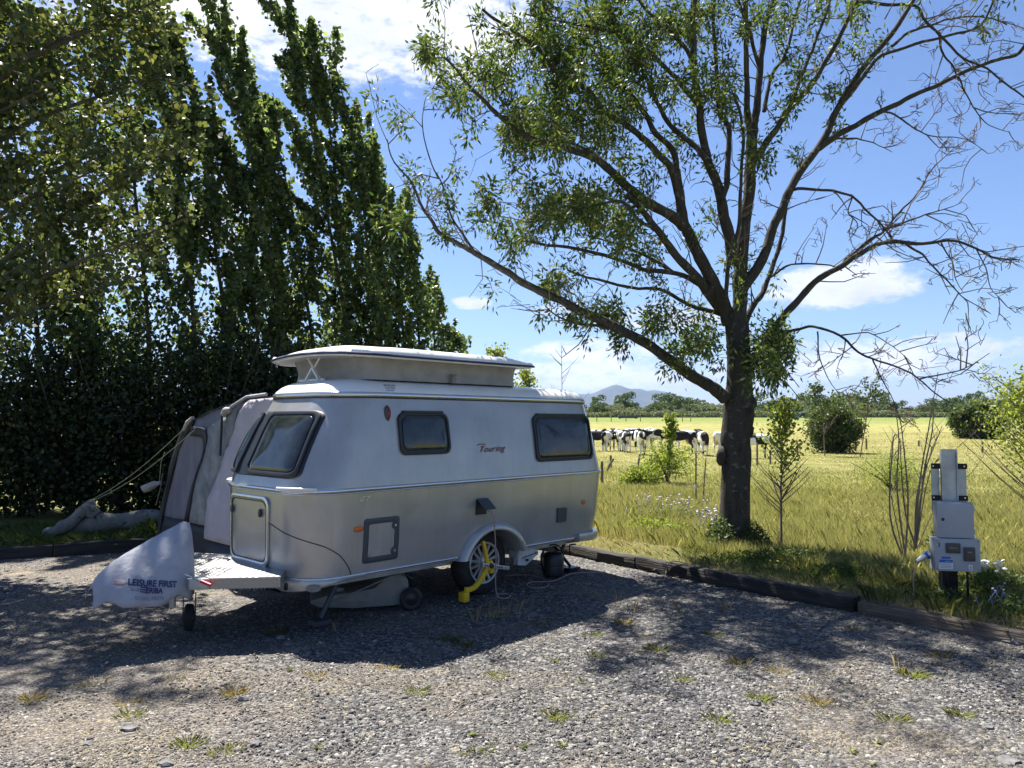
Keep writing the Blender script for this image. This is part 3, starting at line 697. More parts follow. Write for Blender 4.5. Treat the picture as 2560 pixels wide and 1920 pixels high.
# front and rear bumper skirts
def skirt(name, i0, i1, botf, grow=.012, top=.425, mat=None):
    P = outline(.43, grow); n = len(P); V = []; F = []; I = list(range(i0, i1+1))
    for j, i in enumerate(I):
        x, y = P[i % n]; k = j/(len(I)-1); b = botf(k)
        a_, b_ = P[(i-1) % n], P[(i+1) % n]; d = Vector((b_[0]-a_[0], b_[1]-a_[1], 0)).normalized(); o = Vector((d.y, -d.x, 0))
        if o.dot(Vector((x+.02, y-TC, 0))) < 0: o = -o
        p = Vector((x, y, 0))
        for q, (oo, z) in enumerate(((.0, top), (.012, top-.004), (.02, lerp(top, b, .4)), (.012, lerp(top, b, .85)), (-.015, b), (-.05, b), (-.03, top-.01))): V.append(p+o*oo+Vector((0, 0, z)))
    L = 7; F = [(j*L+q, j*L+(q+1) % L, (j+1)*L+(q+1) % L, (j+1)*L+q) for j in range(len(I)-1) for q in range(L)]
    F.append(tuple(range(L))); F.append(tuple((len(I)-1)*L+q for q in range(L-1, -1, -1)))
    return MB().add(V, F).build(name, mat or M['silver'], CV, smooth=45)
ns, na, nf = 14, 9, 8
fs = skirt('front_skirt', 13, 14+9+1, lambda k: .425-.015-.095*math.sin(math.pi*min(1, k*1.15)*.5)**1 if k < .9 else .33)
skirt('front_skirt', 14+9+nf-1, 14+9+nf+9+2, lambda k: .33)
p = ffront(.07, .372, 0); 
q = Vector((-1.70, -.01, .372))
mm = MB(); mm.lathe([(1, 0), (.9, .006), (.01, .006)], 18, Matrix.Translation((-1.835, .055, .372)) @ Matrix.Rotation(R(-48), 4, 'Z') @ Matrix.Rotation(R(90), 4, 'X') @ Matrix.Diagonal((.062, .028, 2, 1)) @ Matrix.Translation((0, 0, .012)))
gr = mm.build('grab_recess', M['plastic_grey'], CV, smooth=50)
mm = MB(); mm.lathe([(1, 0), (.95, .012), (.01, .015)], 14, Matrix.Translation((-1.95, .25, .375)) @ Matrix.Rotation(R(-90), 4, 'Y') @ Matrix.Diagonal((.03, .017, 1.4, 1)) @ Matrix.Translation((0, 0, .01))); mm.build('front_lamp', M['black_plastic'], CV, smooth=50)
n_tot = len(outline(.43)); rb0 = n_tot-9-4-2
skirt('rear_bumper', rb0, n_tot+1, lambda k: .355+.02*k, .035, .47)
m = MB(); m.box((1.35, .1, .36), (1.75, .45, .41)); m.build('rear_step', M['plastic_grey'], CV, bevel=.01)
# steadies
m = MB(); m.tube([(-1.42, .33, .36), (-1.62, .30, .06)], .022, 6); m.box((-1.70, .24, .012), (-1.56, .36, .05)); m.build('corner_steady', M['plastic_dark'], CV, smooth=40)
m = MB(); m.tube([(1.55, .3, .38), (1.30, .28, .05)], .02, 6); m.tube([(1.30, .3, .34), (1.58, .28, .06)], .018, 6); m.box((1.5, .22, .012), (1.66, .34, .05)); m.build('corner_steady', M['black_plastic'], CV, smooth=40)
# A-frame with chequer plate
def drawbar():
    A = [(-1.9, .36), (-2.11, .09), (-2.51, .41), (-2.51, 1.33), (-2.11, 1.62), (-1.9, 1.3)]
    top, bot = .495, .415
    m = MB(); n = len(A); m.add([(x, y, top) for x, y in A]+[(x, y, bot) for x, y in A], [tuple(range(n)), tuple(range(2*n-1, n-1, -1))]+[(i, i+n, (i+1) % n+n, (i+1) % n) for i in range(n)])
    # raised lens tread on the top and the near side face
    def lens(c, d, nrm, L=.015, W=.004, H=.0014):
        d = d.normalized(); s = nrm.cross(d); m.add([c+d*L, c+s*W, c-d*L, c-s*W, c+nrm*H], [(0, 1, 4), (1, 2, 4), (2, 3, 4), (3, 0, 4)])
    def inside(x, y):
        c = False; j = len(A)-1
        for i in range(len(A)):
            if (A[i][1] > y) != (A[j][1] > y) and x < (A[j][0]-A[i][0])*(y-A[i][1])/(A[j][1]-A[i][1])+A[i][0]: c = not c
            j = i
        return c
    st = .034
    for i in range(-5, 60):
        for j in range(-5, 60):
            x = -2.52+i*st; y = .0+j*st
            if x < -1.9 and inside(x, y): lens(Vector((x, y, top)), Vector((1, 1 if (i+j) % 2 else -1, 0)), Vector((0, 0, 1)))
    a = Vector((-2.11, .08, 0)); b = Vector((-2.51, .41, 0)); d = (b-a).normalized(); nr = Vector((d.y, -d.x, 0)); nr = nr if nr.y < 0 else -nr
    L = (b-a).length
    for i in range(1, int(L/.028)):
        for j in range(3):
            lens(a+d*(i*.028+.004)+Vector((0, 0, .415+.028*j)), d*(1)+Vector((0, 0, 1 if (i+j) % 2 else -1)), nr, .013, .004)
    m.build('chequer_plate', M['tread'], CV)
    m = MB(); B = [(-2.512, .413), (-2.63, .50), (-2.63, 1.24), (-2.512, 1.327)]; n = 4
    m.add([(x, y, .492) for x, y in B]+[(x, y, .412) for x, y in B], [tuple(range(n)), tuple(range(2*n-1, n-1, -1))]+[(i, i+n, (i+1) % n+n, (i+1) % n) for i in range(n)])
    m.build('drawbar_cover', M['galv'], CV, bevel=.004)
    m = MB(); m.tube([(-2.70, .87, .44), (-3.05, .87, .44)], .035, 10); m.tube([(-3.05, .87, .44), (-3.12, .87, .42)], [.045, .03], 10); m.build('coupling', M['galv'], CV, smooth=40)
    m = MB(); m.tube([(-2.64, .56, .52), (-2.60, .47, .50), (-2.565, .41, .475)], .006, 6); hbk = m.build('handbrake_lever', M['galv'], CV, smooth=40); m = MB(); m.tube([(-2.575, .425, .482), (-2.53, .36, .455)], .013, 8); m.build('grip', M['red'], hbk, smooth=40)
    m = MB(); P = [(-2.05, 1.04, .50), (-2.09, 1.0, .515), (-2.12, 1.02, .52), (-2.12, 1.14, .52), (-2.09, 1.16, .515), (-2.05, 1.12, .50)]; m.tube(P, .007, 6); m.build('tie_loop', M['plastic_grey'], CV, smooth=50)
    # jockey wheel
    jw = bpy.data.objects.new('jockey_wheel', None); C.objects.link(jw); jw.parent = CV
    X, Y = -2.42, .98
    m = MB(); m.tube([(-2.60, .86, .22), (-2.60, .86, .84)], .024, 10); m.tube([(-2.6, .86, .50), (-2.42, .93, .24)], .018, 8); m.build('stem', M['galv'], jw, smooth=40)
    m = MB(); Mx = Matrix.Translation((-2.44, .92, .105)) @ Matrix.Rotation(R(62), 4, 'Z') @ Matrix.Rotation(R(90), 4, 'X')
    m.lathe([(.05, -.03), (.09, -.035), (.104, -.02), (.106, 0), (.104, .02), (.09, .035), (.05, .03)], 28, Mx, cap=False); m.build('tyre', M['tyre'], jw, smooth=50)
    m = MB(); m.lathe([(.052, -.025), (.052, .025), (.02, .03), (.001, .03)], 20, Mx); m.build('hub', M['cast'], jw, smooth=50)
    m = MB(); m.box((-.012, -.05, .08), (.012, -.042, .30), Matrix.Translation((-2.44, .92, 0)) @ Matrix.Rotation(R(62), 4, 'Z')); m.box((-.012, .042, .08), (.012, .05, .30), Matrix.Translation((-2.44, .92, 0)) @ Matrix.Rotation(R(62), 4, 'Z')); m.build('fork', M['black_plastic'], jw)
drawbar()
# caravan mover behind the wheel
m = MB(); m.lathe([(.055, 0), (.055, .12)], 20, Matrix.Translation((.56, .20, .33)) @ Matrix.Rotation(R(90), 4, 'X')); m.prism([(.50, .24), (.52, .39), (.60, .41), (.80, .36), (.81, .31), (.62, .22)], (.07, .13)); mv = m.build('mover', M['cast'], CV, smooth=35)
m = MB(); m.prism([(.56, .305), (.80, .335), (.80, .328), (.56, .298)], (.062, .071)); m.lathe([(.014, 0), (.014, .02), (.001, .02)], 12, Matrix.Translation((.63, .07, .275)) @ Matrix.Rotation(R(90), 4, 'X')); m.lathe([(.007, 0), (.007, .01), (.001, .01)], 10, Matrix.Translation((.77, .07, .33)) @ Matrix.Rotation(R(90), 4, 'X')); m.build('bolt', M['black_plastic'], mv, smooth=40)

# lettering
def text_mesh(s, size, shear=0, bold=0, space=1, align='LEFT'):
    cu = bpy.data.curves.new('t', 'FONT'); cu.body = s; cu.size = size; cu.shear = shear; cu.offset = bold; cu.space_character = space; cu.align_x = align; cu.resolution_u = 3
    o = bpy.data.objects.new('t', cu); C.objects.link(o); bpy.context.view_layer.update()
    me = bpy.data.meshes.new_from_object(o.evaluated_get(bpy.context.evaluated_depsgraph_get()))
    bpy.data.objects.remove(o); bpy.data.curves.remove(cu)
    bm = bmesh.new(); bm.from_mesh(me); bmesh.ops.triangulate(bm, faces=bm.faces)
    return bm
def put_text(name, bm, fn, mat, parent):
    for v in bm.verts: v.co = fn(v.co.x, v.co.y)
    return obj(name, bm, mat, parent)
bm = text_mesh('Touring', .098, .55, .0008, 1.12); put_text('lettering', bm, lambda x, y: fside(-.10+x, 1.385+y*.85+x*.02, .007), M['badge'], CV)
MB().tube([fside(s, z, .004) for s, z in ((-.105, 1.452), (-.09, 1.462), (.0, 1.462))], .004, 5).build('lettering', M['badge'], CV)
bm = text_mesh('GT', .07, .5, -.0, 1.1); put_text('lettering', bm, lambda x, y: fside(-1.475+x, 1.025+y*.8, .003), M['ghost'], CV)
def roof_pt(x, y):
    z = 1.935+y; return Vector((-1.12+x, TC-HW+.135-.015+(z-1.915)**2*6+.0, z))
for k, (s, sz) in enumerate((('LEISURE FIRST', .022), ('The UK ERIBA', .018), ('01202 6007', .018))):
    bm = text_mesh(s, sz, .3, .0004); bm2 = put_text('lettering', bm, lambda x, y, k=k: roof_pt(x, y+.05-.022*k), M['greyp'], CV)
    # seat the lettering on the roof shell
    bt = BVHTree.FromObject(RF, bpy.context.evaluated_depsgraph_get())
    for v in bm2.data.vertices:
        h = bt.ray_cast(Vector((v.co.x, -.5, v.co.z)), Vector((0, 1, 0)))
        if h[0]: v.co.y = h[0].y-.002
CV.rotation_euler = (0, R(.17), TH)
bpy.context.view_layer.update()
CVM = CV.matrix_world.copy()

def at_cv(o):   # a separate thing laid out in the caravan's own axes
    o.location = CVM.translation; o.rotation_euler = (0, 0, TH)
# hitch cover
def hitch_cover():
    e = empty('hitch_cover', CVM.translation, TH, 'grey printed cloth cover draped over the caravan hitch', 'cover')
    S = 34; K = 30; V = []
    for i in range(S):
        k = i/(S-1); s = -2.50-.70*k
        top = pw(k, [(0, .885), (.06, .90), (.18, .86), (.5, .76), (.8, .65), (.93, .56), (1, .48)])
        bot = pw(k, [(0, .36), (.1, .33), (.25, .40), (.4, .34), (.6, .34), (.8, .36), (.9, .40), (1, .34)])+.005*math.sin(k*23)
        hw = pw(k, [(0, .17), (.1, .26), (.3, .30), (.6, .29), (.85, .21), (1, .09)])
        for j in range(K):
            u = j/(K-1)*2-1; a = abs(u)
            x = hw*(1-(1-a)**1.35)*(1 if u > 0 else -1)
            z = lerp(top, bot+(.05 if u > 0 else 0), a**1.5)
            f = .014*fbm((s*3, u*2.0+7, 1.7))*min(1, a*2)+.008*math.sin(u*4+s*9)*a+.005*fbm((s*11, u*7, 0))
            V.append((s-.02*a, TC-.02+x*1.0+f*(1 if u > 0 else -1), z+.3*f))
    F = [(i*K+j, i*K+j+1, (i+1)*K+j+1, (i+1)*K+j) for i in range(S-1) for j in range(K-1)]
    F.append(tuple(range(K))); 
    me = arr_mesh('cloth', V, np.array([f for f in F if len(f) == 4])); 
    bm = bmesh.new(); bm.from_mesh(me); bm.verts.ensure_lookup_table()
    bm.faces.new([bm.verts[j] for j in range(K)]); bmesh.ops.recalc_face_normals(bm, faces=bm.faces)
    me2 = bpy.data.meshes.new('cloth'); bm.to_mesh(me2); bm.free()
    cl = obj('cloth', me2, M['cover'], e); smooth_angle(me2, 60)
    md = cl.modifiers.new('s', 'SOLIDIFY'); md.thickness = .003
    bt = BVHTree.FromPolygons([v.co for v in me2.vertices], [tuple(p.vertices) for p in me2.polygons])
    def on(x, y):
        # text plane facing the viewer's side of the cover
        hs = [bt.ray_cast(Vector((x+dx, -1, y+dz)), Vector((0, 1, 0)))[0] for dx, dz in ((0, 0), (.02, 0), (-.02, 0), (0, .02), (0, -.02))]
        ys = [q.y for q in hs if q is not None]
        if not ys: c = bt.find_nearest(Vector((x, .6, y)))[0]; return c+Vector((0, -.013, 0))
        return Vector((x, min(ys)-.006, y))
    sl = -.12
    bm = text_mesh('LEISURE FIRST', .072, .25, .0022, .98); put_text('print', bm, lambda x, y: on(-3.03+x*.72, .505+y*.85+x*sl), M['navy'], e)
    m = MB()
    for r_ in range(3): 
        q = [(-.085-.006*r_, .038-.018*r_), (-.01-.006*r_, .038-.018*r_), (-.014-.006*r_, .028-.018*r_), (-.09-.006*r_, .028-.018*r_)]
        m.add([on(-3.03+x*.8, .508+y*.9+x*sl) for x, y in q], [(0, 1, 2, 3)])
    m.build('print', M['pinkp'], e)
    bm = text_mesh('The UK', .034, .25, .0006); put_text('print', bm, lambda x, y: on(-3.03+x*.62, .468+y*.85+x*sl), M['greyp'], e)
    m = MB()
    for r_ in range(3):
        q = [(.0-.006*r_, .042-.018*r_), (.075-.006*r_, .042-.018*r_), (.07-.006*r_, .033-.018*r_), (-.005-.006*r_, .033-.018*r_)]
        m.add([on(-2.955+x*.6, .452+y*.9+x*sl) for x, y in q], [(0, 1, 2, 3)])
    m.build('print', M['navy'], e)
    bm = text_mesh('ERIBA', .062, .25, .0022, 1.0); put_text('print', bm, lambda x, y: on(-2.93+x*.72, .442+y*.85+x*sl), M['navy'], e)
    bm = text_mesh('01202 60070', .042, 0, .0, 1.12); put_text('print', bm, lambda x, y: on(-3.0+x*.78, .405+y*.85+x*sl), M['greyp'], e)
hitch_cover()

# wheel clamp
def clamp():
    e = empty('wheel_clamp', CVM.translation, TH, 'yellow wheel clamp locked across the caravan wheel', 'wheel clamp')
    def bar(P, w_, t0, t1, m):
        n = len(P); V = []
        for i, (s, z) in enumerate(P):
            a = Vector(P[max(i-1, 0)]); b = Vector(P[min(i+1, n-1)]); d = (b-a).normalized(); q = Vector((-d.y, d.x))*w_/2
            for y in (t0, t1):
                V += [(s+q.x, y, z+q.y), (s-q.x, y, z-q.y)]
        F = []
        for i in range(n-1):
            a = i*4; b = a+4
            F += [(a, a+1, b+1, b), (a+2, b+2, b+3, a+3), (a, b, b+2, a+2), (a+1, a+3, b+3, b+1)]
        F += [(0, 2, 3, 1), (n*4-4, n*4-3, n*4-1, n*4-2)]; m.add(V, F)
    m = MB(); bar([(-.02, .54), (.005, .47), (.03, .37), (.04, .31)], .035, .02, .05, m)
    m.box((.015, .015, .255), (.10, .05, .345)); m.box((.06, .01, .225), (.115, .045, .27)); m.build('upper_arm', M['yellow'], e, bevel=.004)
    m = MB(); bar([(.035, .30), (-.03, .22), (-.09, .16), (-.15, .125), (-.21, .115), (-.26, .125)], .042, .0, .035, m)
    m.box((-.315, -.03, .02), (-.25, .05, .105)); m.build('lower_arm', M['yellow'], e, bevel=.004)
    m = MB(); bar([(-.06, .325), (.30, .245)], .035, -.012, .0, m); o = m.build('adjusting_bar', M['ghost'], e, bevel=.002)
    m = MB()
    for k in range(9):
        if k in (2, 3): continue
        s = -.04+.028*k; z = .32-.0285*k*.22*1.0; z = lerp(.3205, .249, (s+.04)/.32); m.box((s, -.0145, z-.008), (s+.015, -.011, z+.008))
    m.build('slot', M['black_plastic'], o)
    m = MB(); m.lathe([(.022, 0), (.022, .03), (.012, .034), (.001, .034)], 16, Matrix.Translation((.045, -.0, .305)) @ Matrix.Rotation(R(90), 4, 'X')); m.build('lock', M['black_plastic'], e, smooth=40)
clamp()

# waste water tank under the side
def tank():
    a = gz(800, 1538); b = gz(1035, 1524); d = (b-a); ang = math.atan2(d.y, d.x); L = .86
    e = empty('waste_water_tank', (a.x-.06, a.y+.02, 0), ang, 'flat grey waste water tank with black wheels under the caravan', 'water tank')
    prof = [(-.04, .10), (.04, .055), (.35, .03), (.70, .035), (.80, .06), (.83, .14), (.82, .26), (.78, .30), (.66, .30), (.60, .27), (.52, .20), (.30, .175), (.10, .155), (-.02, .125)]
    m = MB(); m.prism(prof, (.0, .42)); m.build('tank', M['plastic_grey'], e, bevel=.022)
    m = MB(); m.lathe([(.045, 0), (.045, .03), (.035, .035), (.001, .035)], 18, Matrix.Translation((.22, .14, .165))); m.build('cap', M['plastic_grey'], e, smooth=40)
    m = MB(); m.lathe([(.03, 0), (.03, .03), (.022, .04), (.001, .04)], 14, Matrix.Translation((.74, .12, .295))); m.build('cap', M['plastic_grey'], e, smooth=40)
    for y in (-.045, .465):
        m = MB(); Mx = Matrix.Translation((.84, y, .10)) @ Matrix.Rotation(R(90), 4, 'X')
        m.lathe([(.055, -.028), (.085, -.03), (.10, -.018), (.10, .018), (.085, .03), (.055, .028), (.05, .012), (.015, .016), (.001, .02)], 28, Mx); m.build('wheel', M['black_plastic'], e, smooth=40)
    m = MB(); m.tube([(.76, -.01, .31), (.66, -.02, .30), (.30, -.03, .16), (.12, -.02, .085), (.09, 0, .08)], .007, 6); m.build('handle', M['galv'], e, smooth=50)
tank()
# round black bucket behind the mover
def bucket():
    p = gz(1383, 1440); e = empty('water_carrier', (p.x, p.y, 0), R(20), 'round black lidded water container behind the caravan wheel', 'container')
    m = MB(); m.lathe([(.001, .01), (.10, .01), (.115, .02), (.118, .07), (.112, .12), (.118, .125), (.116, .18), (.108, .235), (.09, .255), (.05, .265), (.001, .27)], 32, cap=False); m.build('drum', M['black_plastic'], e, smooth=40)
    m = MB(); m.tube([(.118*math.cos(a)*1.05, 0, .20+.14*math.sin(a)) for a in [R(x) for x in range(0, 181, 15)]], .008, 6); m.build('handle', M['black_plastic'], e, smooth=50)
    m = MB(); m.tube([(-.11, -.02, .06), (-.15, -.03, .14), (-.15, -.03, .24), (-.10, -.02, .31)], .012, 6); m.build('hose', M['black_plastic'], e, smooth=50)
bucket()
# hookup cables
P = [CVM @ Vector(p) for p in ((-.06, -.06, .84), (-.02, -.10, .80), (.01, -.10, .60), (.02, -.10, .35), (.01, -.11, .12), (.03, -.13, .03), (.10, -.16, .012), (.20, -.12, .012), (.24, -.04, .012), (.18, .02, .012))]
tag(MB().tube(smoothpts(P), .0055, 6).build('mains_cable', M['cable'], None, smooth=60), 'buff cable hanging from the mains flap down past the wheel', 'cable')
P = [gz(x, y, .012) for x, y in ((1262, 1440), (1305, 1437), (1345, 1442), (1371, 1458), (1362, 1468), (1335, 1470), (1318, 1463), (1330, 1455), (1370, 1454), (1395, 1449), (1430, 1434), (1480, 1431), (1520, 1434), (1565, 1445), (1610, 1447), (1655, 1450))]
P += [gz(1662, 1445, .012), gz(1666, 1425, .06), gz(1672, 1410, .15), gz(1682, 1403, .17), gz(1700, 1405, .16), gz(1730, 1412, .14)]
tag(MB().tube(smoothpts(P), .0055, 6).build('mains_cable', M['cable'], None, smooth=60), 'buff cable looping over the gravel and the timber edging', 'cable')

# ------------------------------------------------------------ awning
def awning():
    e = empty('porch_awning', CVM.translation, TH, 'lavender and grey porch awning pitched behind the caravan', 'awning')
    S0, S1 = -1.18, 1.0; tw = TC+HW-.05
    # outer edge curve (t, z) of the side wall, roof line from caravan
    edge = [(tw, 1.93), (2.3, 1.92), (2.93, 1.85), (3.4, 1.77), (3.75, 1.68), (3.98, 1.56), (4.15, 1.36), (4.36, 1.05), (4.52, .7), (4.60, .48), (4.72, .0)]
    def sheet(name, mat, P2, zlo, so=0, nz_=12, amp=.012, seed=0):
        """cloth between the edge curve P2 and height zlo: columns in t"""
        V = []; n = 26; a, b = P2[0][0], P2[-1][0]
        tops = lambda t: pw(t, P2)
        for i in range(n):
            t = lerp(a, b, i/(n-1)); zt = tops(t)
            for j in range(nz_):
                z = lerp(zlo, zt, j/(nz_-1)) if zt > zlo else zlo
                V.append((S0+so+amp*fbm((t*4, z*1.5, seed))+amp*.6*math.sin(t*17+z*3), t, z))
        F = [(i*nz_+j, i*nz_+j+1, (i+1)*nz_+j+1, (i+1)*nz_+j) for i in range(n-1) for j in range(nz_-1)]
        m = arr_mesh(name, V, F); smooth_angle(m, 180); o = obj(name, m, mat, e)
        md = o.modifiers.new('s', 'SOLIDIFY'); md.thickness = .004
        return o
    up = [(t, z) for t, z in edge if z >= .48]
    sheet('side_wall', M['awn'], up, .48, 0, seed=1)
    sheet('skirt', M['awnb'], [(tw, .49), (4.60, .49), (4.72, .0)], -.0, -.01, 5)
    # grey centre strip and dark door edging, proud of the wall
    def strip(name, mat, L, Rr, so):
        V = []; n = 14
        for i in range(n):
            k = i/(n-1); a = [pw_t(L, k), pw_t(Rr, k)]
            for q in range(4):
                t = lerp(a[0][0], a[1][0], q/3); z = lerp(a[0][1], a[1][1], q/3); V.append((S0+so+.014*fbm((t*5, z*3, 4)), t, z))
        F = [(i*4+q, i*4+q+1, (i+1)*4+q+1, (i+1)*4+q) for i in range(n-1) for q in range(3)]
        m = arr_mesh(name, V, F); smooth_angle(m, 180); o = obj(name, m, mat, e); md = o.modifiers.new('s', 'SOLIDIFY'); md.thickness = .004; return o
    def pw_t(P, k):
        x = k*(len(P)-1); i = min(int(x), len(P)-2); f = x-i; return (lerp(P[i][0], P[i+1][0], f), lerp(P[i][1], P[i+1][1], f))
    strip('grey_panel', M['awng'], [(3.30, 1.60), (3.38, 1.40), (3.52, 1.15), (3.68, .9), (3.74, .7), (3.78, .49)], [(2.60, 1.86), (2.7, 1.5), (2.85, 1.2), (3.0, .95), (3.1, .7), (3.2, .49)], -.035)
    strip('door_edging', M['awnb'], [(3.74, 1.62), (3.50, 1.61), (3.34, 1.59), (3.30, 1.50), (3.34, 1.38), (3.45, 1.2), (3.60, 1.0), (3.70, .75), (3.76, .49)], [(3.72, 1.50), (3.52, 1.50), (3.42, 1.49), (3.38, 1.42), (3.42, 1.30), (3.53, 1.14), (3.68, .95), (3.79, .72), (3.86, .49)], -.05)
    strip('outer_edging', M['awnb'], [(3.72, 1.66), (3.97, 1.50), (4.14, 1.3), (4.34, .98), (4.50, .65), (4.60, .4), (4.70, 0)], [(3.78, 1.72), (4.08, 1.56), (4.25, 1.34), (4.44, 1.02), (4.60, .68), (4.70, .4), (4.80, 0)], -.02)
    # bulging near panel: curved drape
    V = []; n = 26; q = 12
    curve = [(2.30, 1.90), (2.50, 1.80), (2.60, 1.62), (2.70, 1.45), (2.82, 1.29), (2.93, 1.12), (3.08, .95), (3.19, .78), (3.25, .59), (3.27, .36)]
    for i in range(n):
        k = i/(n-1); t1, z1 = pw_t(curve, k)
        for j in range(q):
            f = j/(q-1); t = lerp(t1, tw, f); z = z1+.02*f
            b = -.07*math.sin(math.pi*min(1, .08+f*1.0))*(.3+.7*k)-.06
            V.append((S0+b+.016*fbm((t*7, z*5, 9))+.012*fbm((t*18+z*9, z*13-t*8, 3))*(1-.4*f), t+.012*fbm((z*9, 2, 1))*(1-f), z))
    F = [(i*q+j, i*q+j+1, (i+1)*q+j+1, (i+1)*q+j) for i in range(n-1) for j in range(q-1)]
    m = arr_mesh('near_panel', V, F); smooth_angle(m, 180); o = obj('near_panel', m, M['awn2'], e); md = o.modifiers.new('s', 'SOLIDIFY'); md.thickness = .005
    V = []
    for k in range(12):
        f = k/11; t = lerp(3.28, tw, f)
        for z in (.365, .15, .0): V.append((S0-.055-.07*math.sin(math.pi*f), t, z))
    F = [(i*3+j, i*3+j+1, (i+1)*3+j+1, (i+1)*3+j) for i in range(11) for j in range(2)]
    m = arr_mesh('skirt', V, F); o = obj('skirt', m, M['awnb'], e); md = o.modifiers.new('s', 'SOLIDIFY'); md.thickness = .004
    # roof
    V = []; ns_ = 10
    for i in range(ns_):
        s = lerp(S0-.02, S1, i/(ns_-1))
        for t, z in edge: V.append((s, t, z-.05*math.sin(math.pi*i/(ns_-1))*(1 if z > .3 else 0)))
    k = len(edge); F = [(i*k+j, i*k+j+1, (i+1)*k+j+1, (i+1)*k+j) for i in range(ns_-1) for j in range(k-1)]
    m = arr_mesh('roof', V, F); smooth_angle(m, 60); o = obj('roof', m, M['awnb'], e); md = o.modifiers.new('s', 'SOLIDIFY'); md.thickness = .004
    # poles and webbing
    m = MB(); m.tube([(S0-.03, 2.0, 1.955), (S0-.04, 2.4, 1.935), (S0-.05, 2.7, 1.84), (S0-.06, 2.85, 1.74)], .018, 8); m.build('rafter', M['cover'], e, smooth=50)
    m = MB(); m.tube([(S0-.08, 2.87, 1.76), (S0-.09, 2.88, 1.3)], .013, 6); m.build('strap', M['awnb'], e, smooth=50)
    m = MB(); m.tube([(S0-.06, 2.88, 1.75), (S0-.07, 2.80, 1.79), (S0-.05, 2.72, 1.80)], [.035, .045, .03], 8); m.build('pad', M['canvas'], e, smooth=60)
    m = MB(); m.tube([(S0-.03, 3.72, 1.72), (S0-.03, 3.86, 1.66), (S0-.02, 3.98, 1.57)], [.02, .03, .02], 8); m.build('pad', M['canvas'], e, smooth=60)
awning()
A0 = CVM @ Vector((-1.22, 3.98, 1.57)); A1 = CVM @ Vector((-1.24, 3.62, 1.57)); st = py(205, 1262, 10.75)
for k, a in enumerate((A0, A1)):
    P = [a.lerp(st+Vector((.02*k, 0, .0)), t)+Vector((0, 0, -.10*math.sin(math.pi*t)*(1 if k else .9))) for t in np.linspace(0, 1, 14)]
    tag(MB().tube(P, .0045, 5).build('guy_rope', M['rope'], None), ('upper of the two guy ropes from the awning to the log stub', 'lower of the two guy ropes from the awning to the log stub')[k], 'rope')
# peg bag / cloth hanging by the awning's outer corner
def bag():
    p = py(392, 1215, 9.6); e = empty('cloth_bag', (p.x, p.y, p.z), 0, 'small white cloth bundle tied up beside the awning outer corner', 'bag')
    m = MB(); m.lathe([(.012, -.13), (.05, -.11), (.068, -.05), (.062, .01), (.05, .06), (.022, .10), (.035, .13), (.008, .135)], 14, Matrix.Translation((-.07, 0, 0)) @ Matrix.Rotation(R(68), 4, 'Y') @ Matrix.Diagonal((.8, 1, 1, 1)))
    me = m.mesh('bundle')
    for v in me.vertices: v.co += Vector((fbm(v.co*14), fbm(v.co*14+Vector((5, 0, 0))), fbm(v.co*12+Vector((0, 9, 0)))))*.018
    smooth_angle(me, 60); obj('bundle', me, M['canvas'], e)
    m = MB(); m.tube([(.07, 0, .16), (.05, 0, .0), (.0, 0, -.22)], .006, 5); m.build('stick', M['post'], e)
    m = MB(); m.tube([(.03, 0, .02), (.05, -.01, .3), (.1, -.02, .42)], .003, 5); m.build('string', M['rope'], e)
bag()

# ------------------------------------------------------------ timber edging, log
def sleeper(a, b, wd, h, mat, label, tip=0):
    a = Vector(a); b = Vector(b); L = (b-a).length; ang = math.atan2(b.y-a.y, b.x-a.x)
    m = MB(); n = 16; V = []; F = []
    for i in range(n+1):
        x = L*i/n; wob = .006*fbm((x*2, a.x, 0))
        for y, z in ((0, -.06), (0+wob, h-.014), (.014, h+wob), (wd-.012, h+wob*.6), (wd, h-.012), (wd, -.06)):
            V.append((x, y+.004*fbm((x*6, z*9, 1)), z+.005*fbm((x*5, y*9, 2))))
    k = 6; F = [(i*k+j, i*k+(j+1) % k, (i+1)*k+(j+1) % k, (i+1)*k+j) for i in range(n) for j in range(k)]
    F += [tuple(range(k)), tuple(n*k+j for j in range(k-1, -1, -1))]
    o = m.add(V, F).build('timber_sleeper', mat, None, smooth=50); o.location = (a.x, a.y, 0); o.rotation_euler = (0, 0, ang)
    tag(o, label, 'sleeper', 'timber sleepers edging the pitch')
sA = Vector((.72, 9.66)); dA = Vector((.63, -.777))
def sp(k): q = sA+dA*k; return (q.x, q.y, 0)
sleeper(sp(-2.6), sp(-.02), .13, .14, M['timber'], 'timber sleeper mostly hidden behind the rear of the caravan')
sleeper(sp(0), sp(1.06), .13, .125, M['timber'], 'short dark sleeper just right of the caravan rear')
sleeper(sp(1.08), sp(3.62), .13, .13, M['timber'], 'long dark sleeper in front of the ash tree')
sleeper(sp(3.66), sp(6.2), .15, .105, M['timber2'], 'weathered sleeper in front of the electric hookup post')
sB = Vector((-6.19, 9.38)); dB = Vector((.913, .407))
def sq(k): q = sB+dB*k; return (q.x, q.y, 0)
sleeper(sq(-2.0), sq(.55), .13, .14, M['timber'], 'dark sleeper at the left edge below the fallen log')
sleeper(sq(.57), sq(3.1), .13, .15, M['timber'], 'dark sleeper between the hitch cover and the fallen log')
sleeper(sq(3.12), sq(5.6), .13, .14, M['timber'], 'dark sleeper hidden behind the awning')
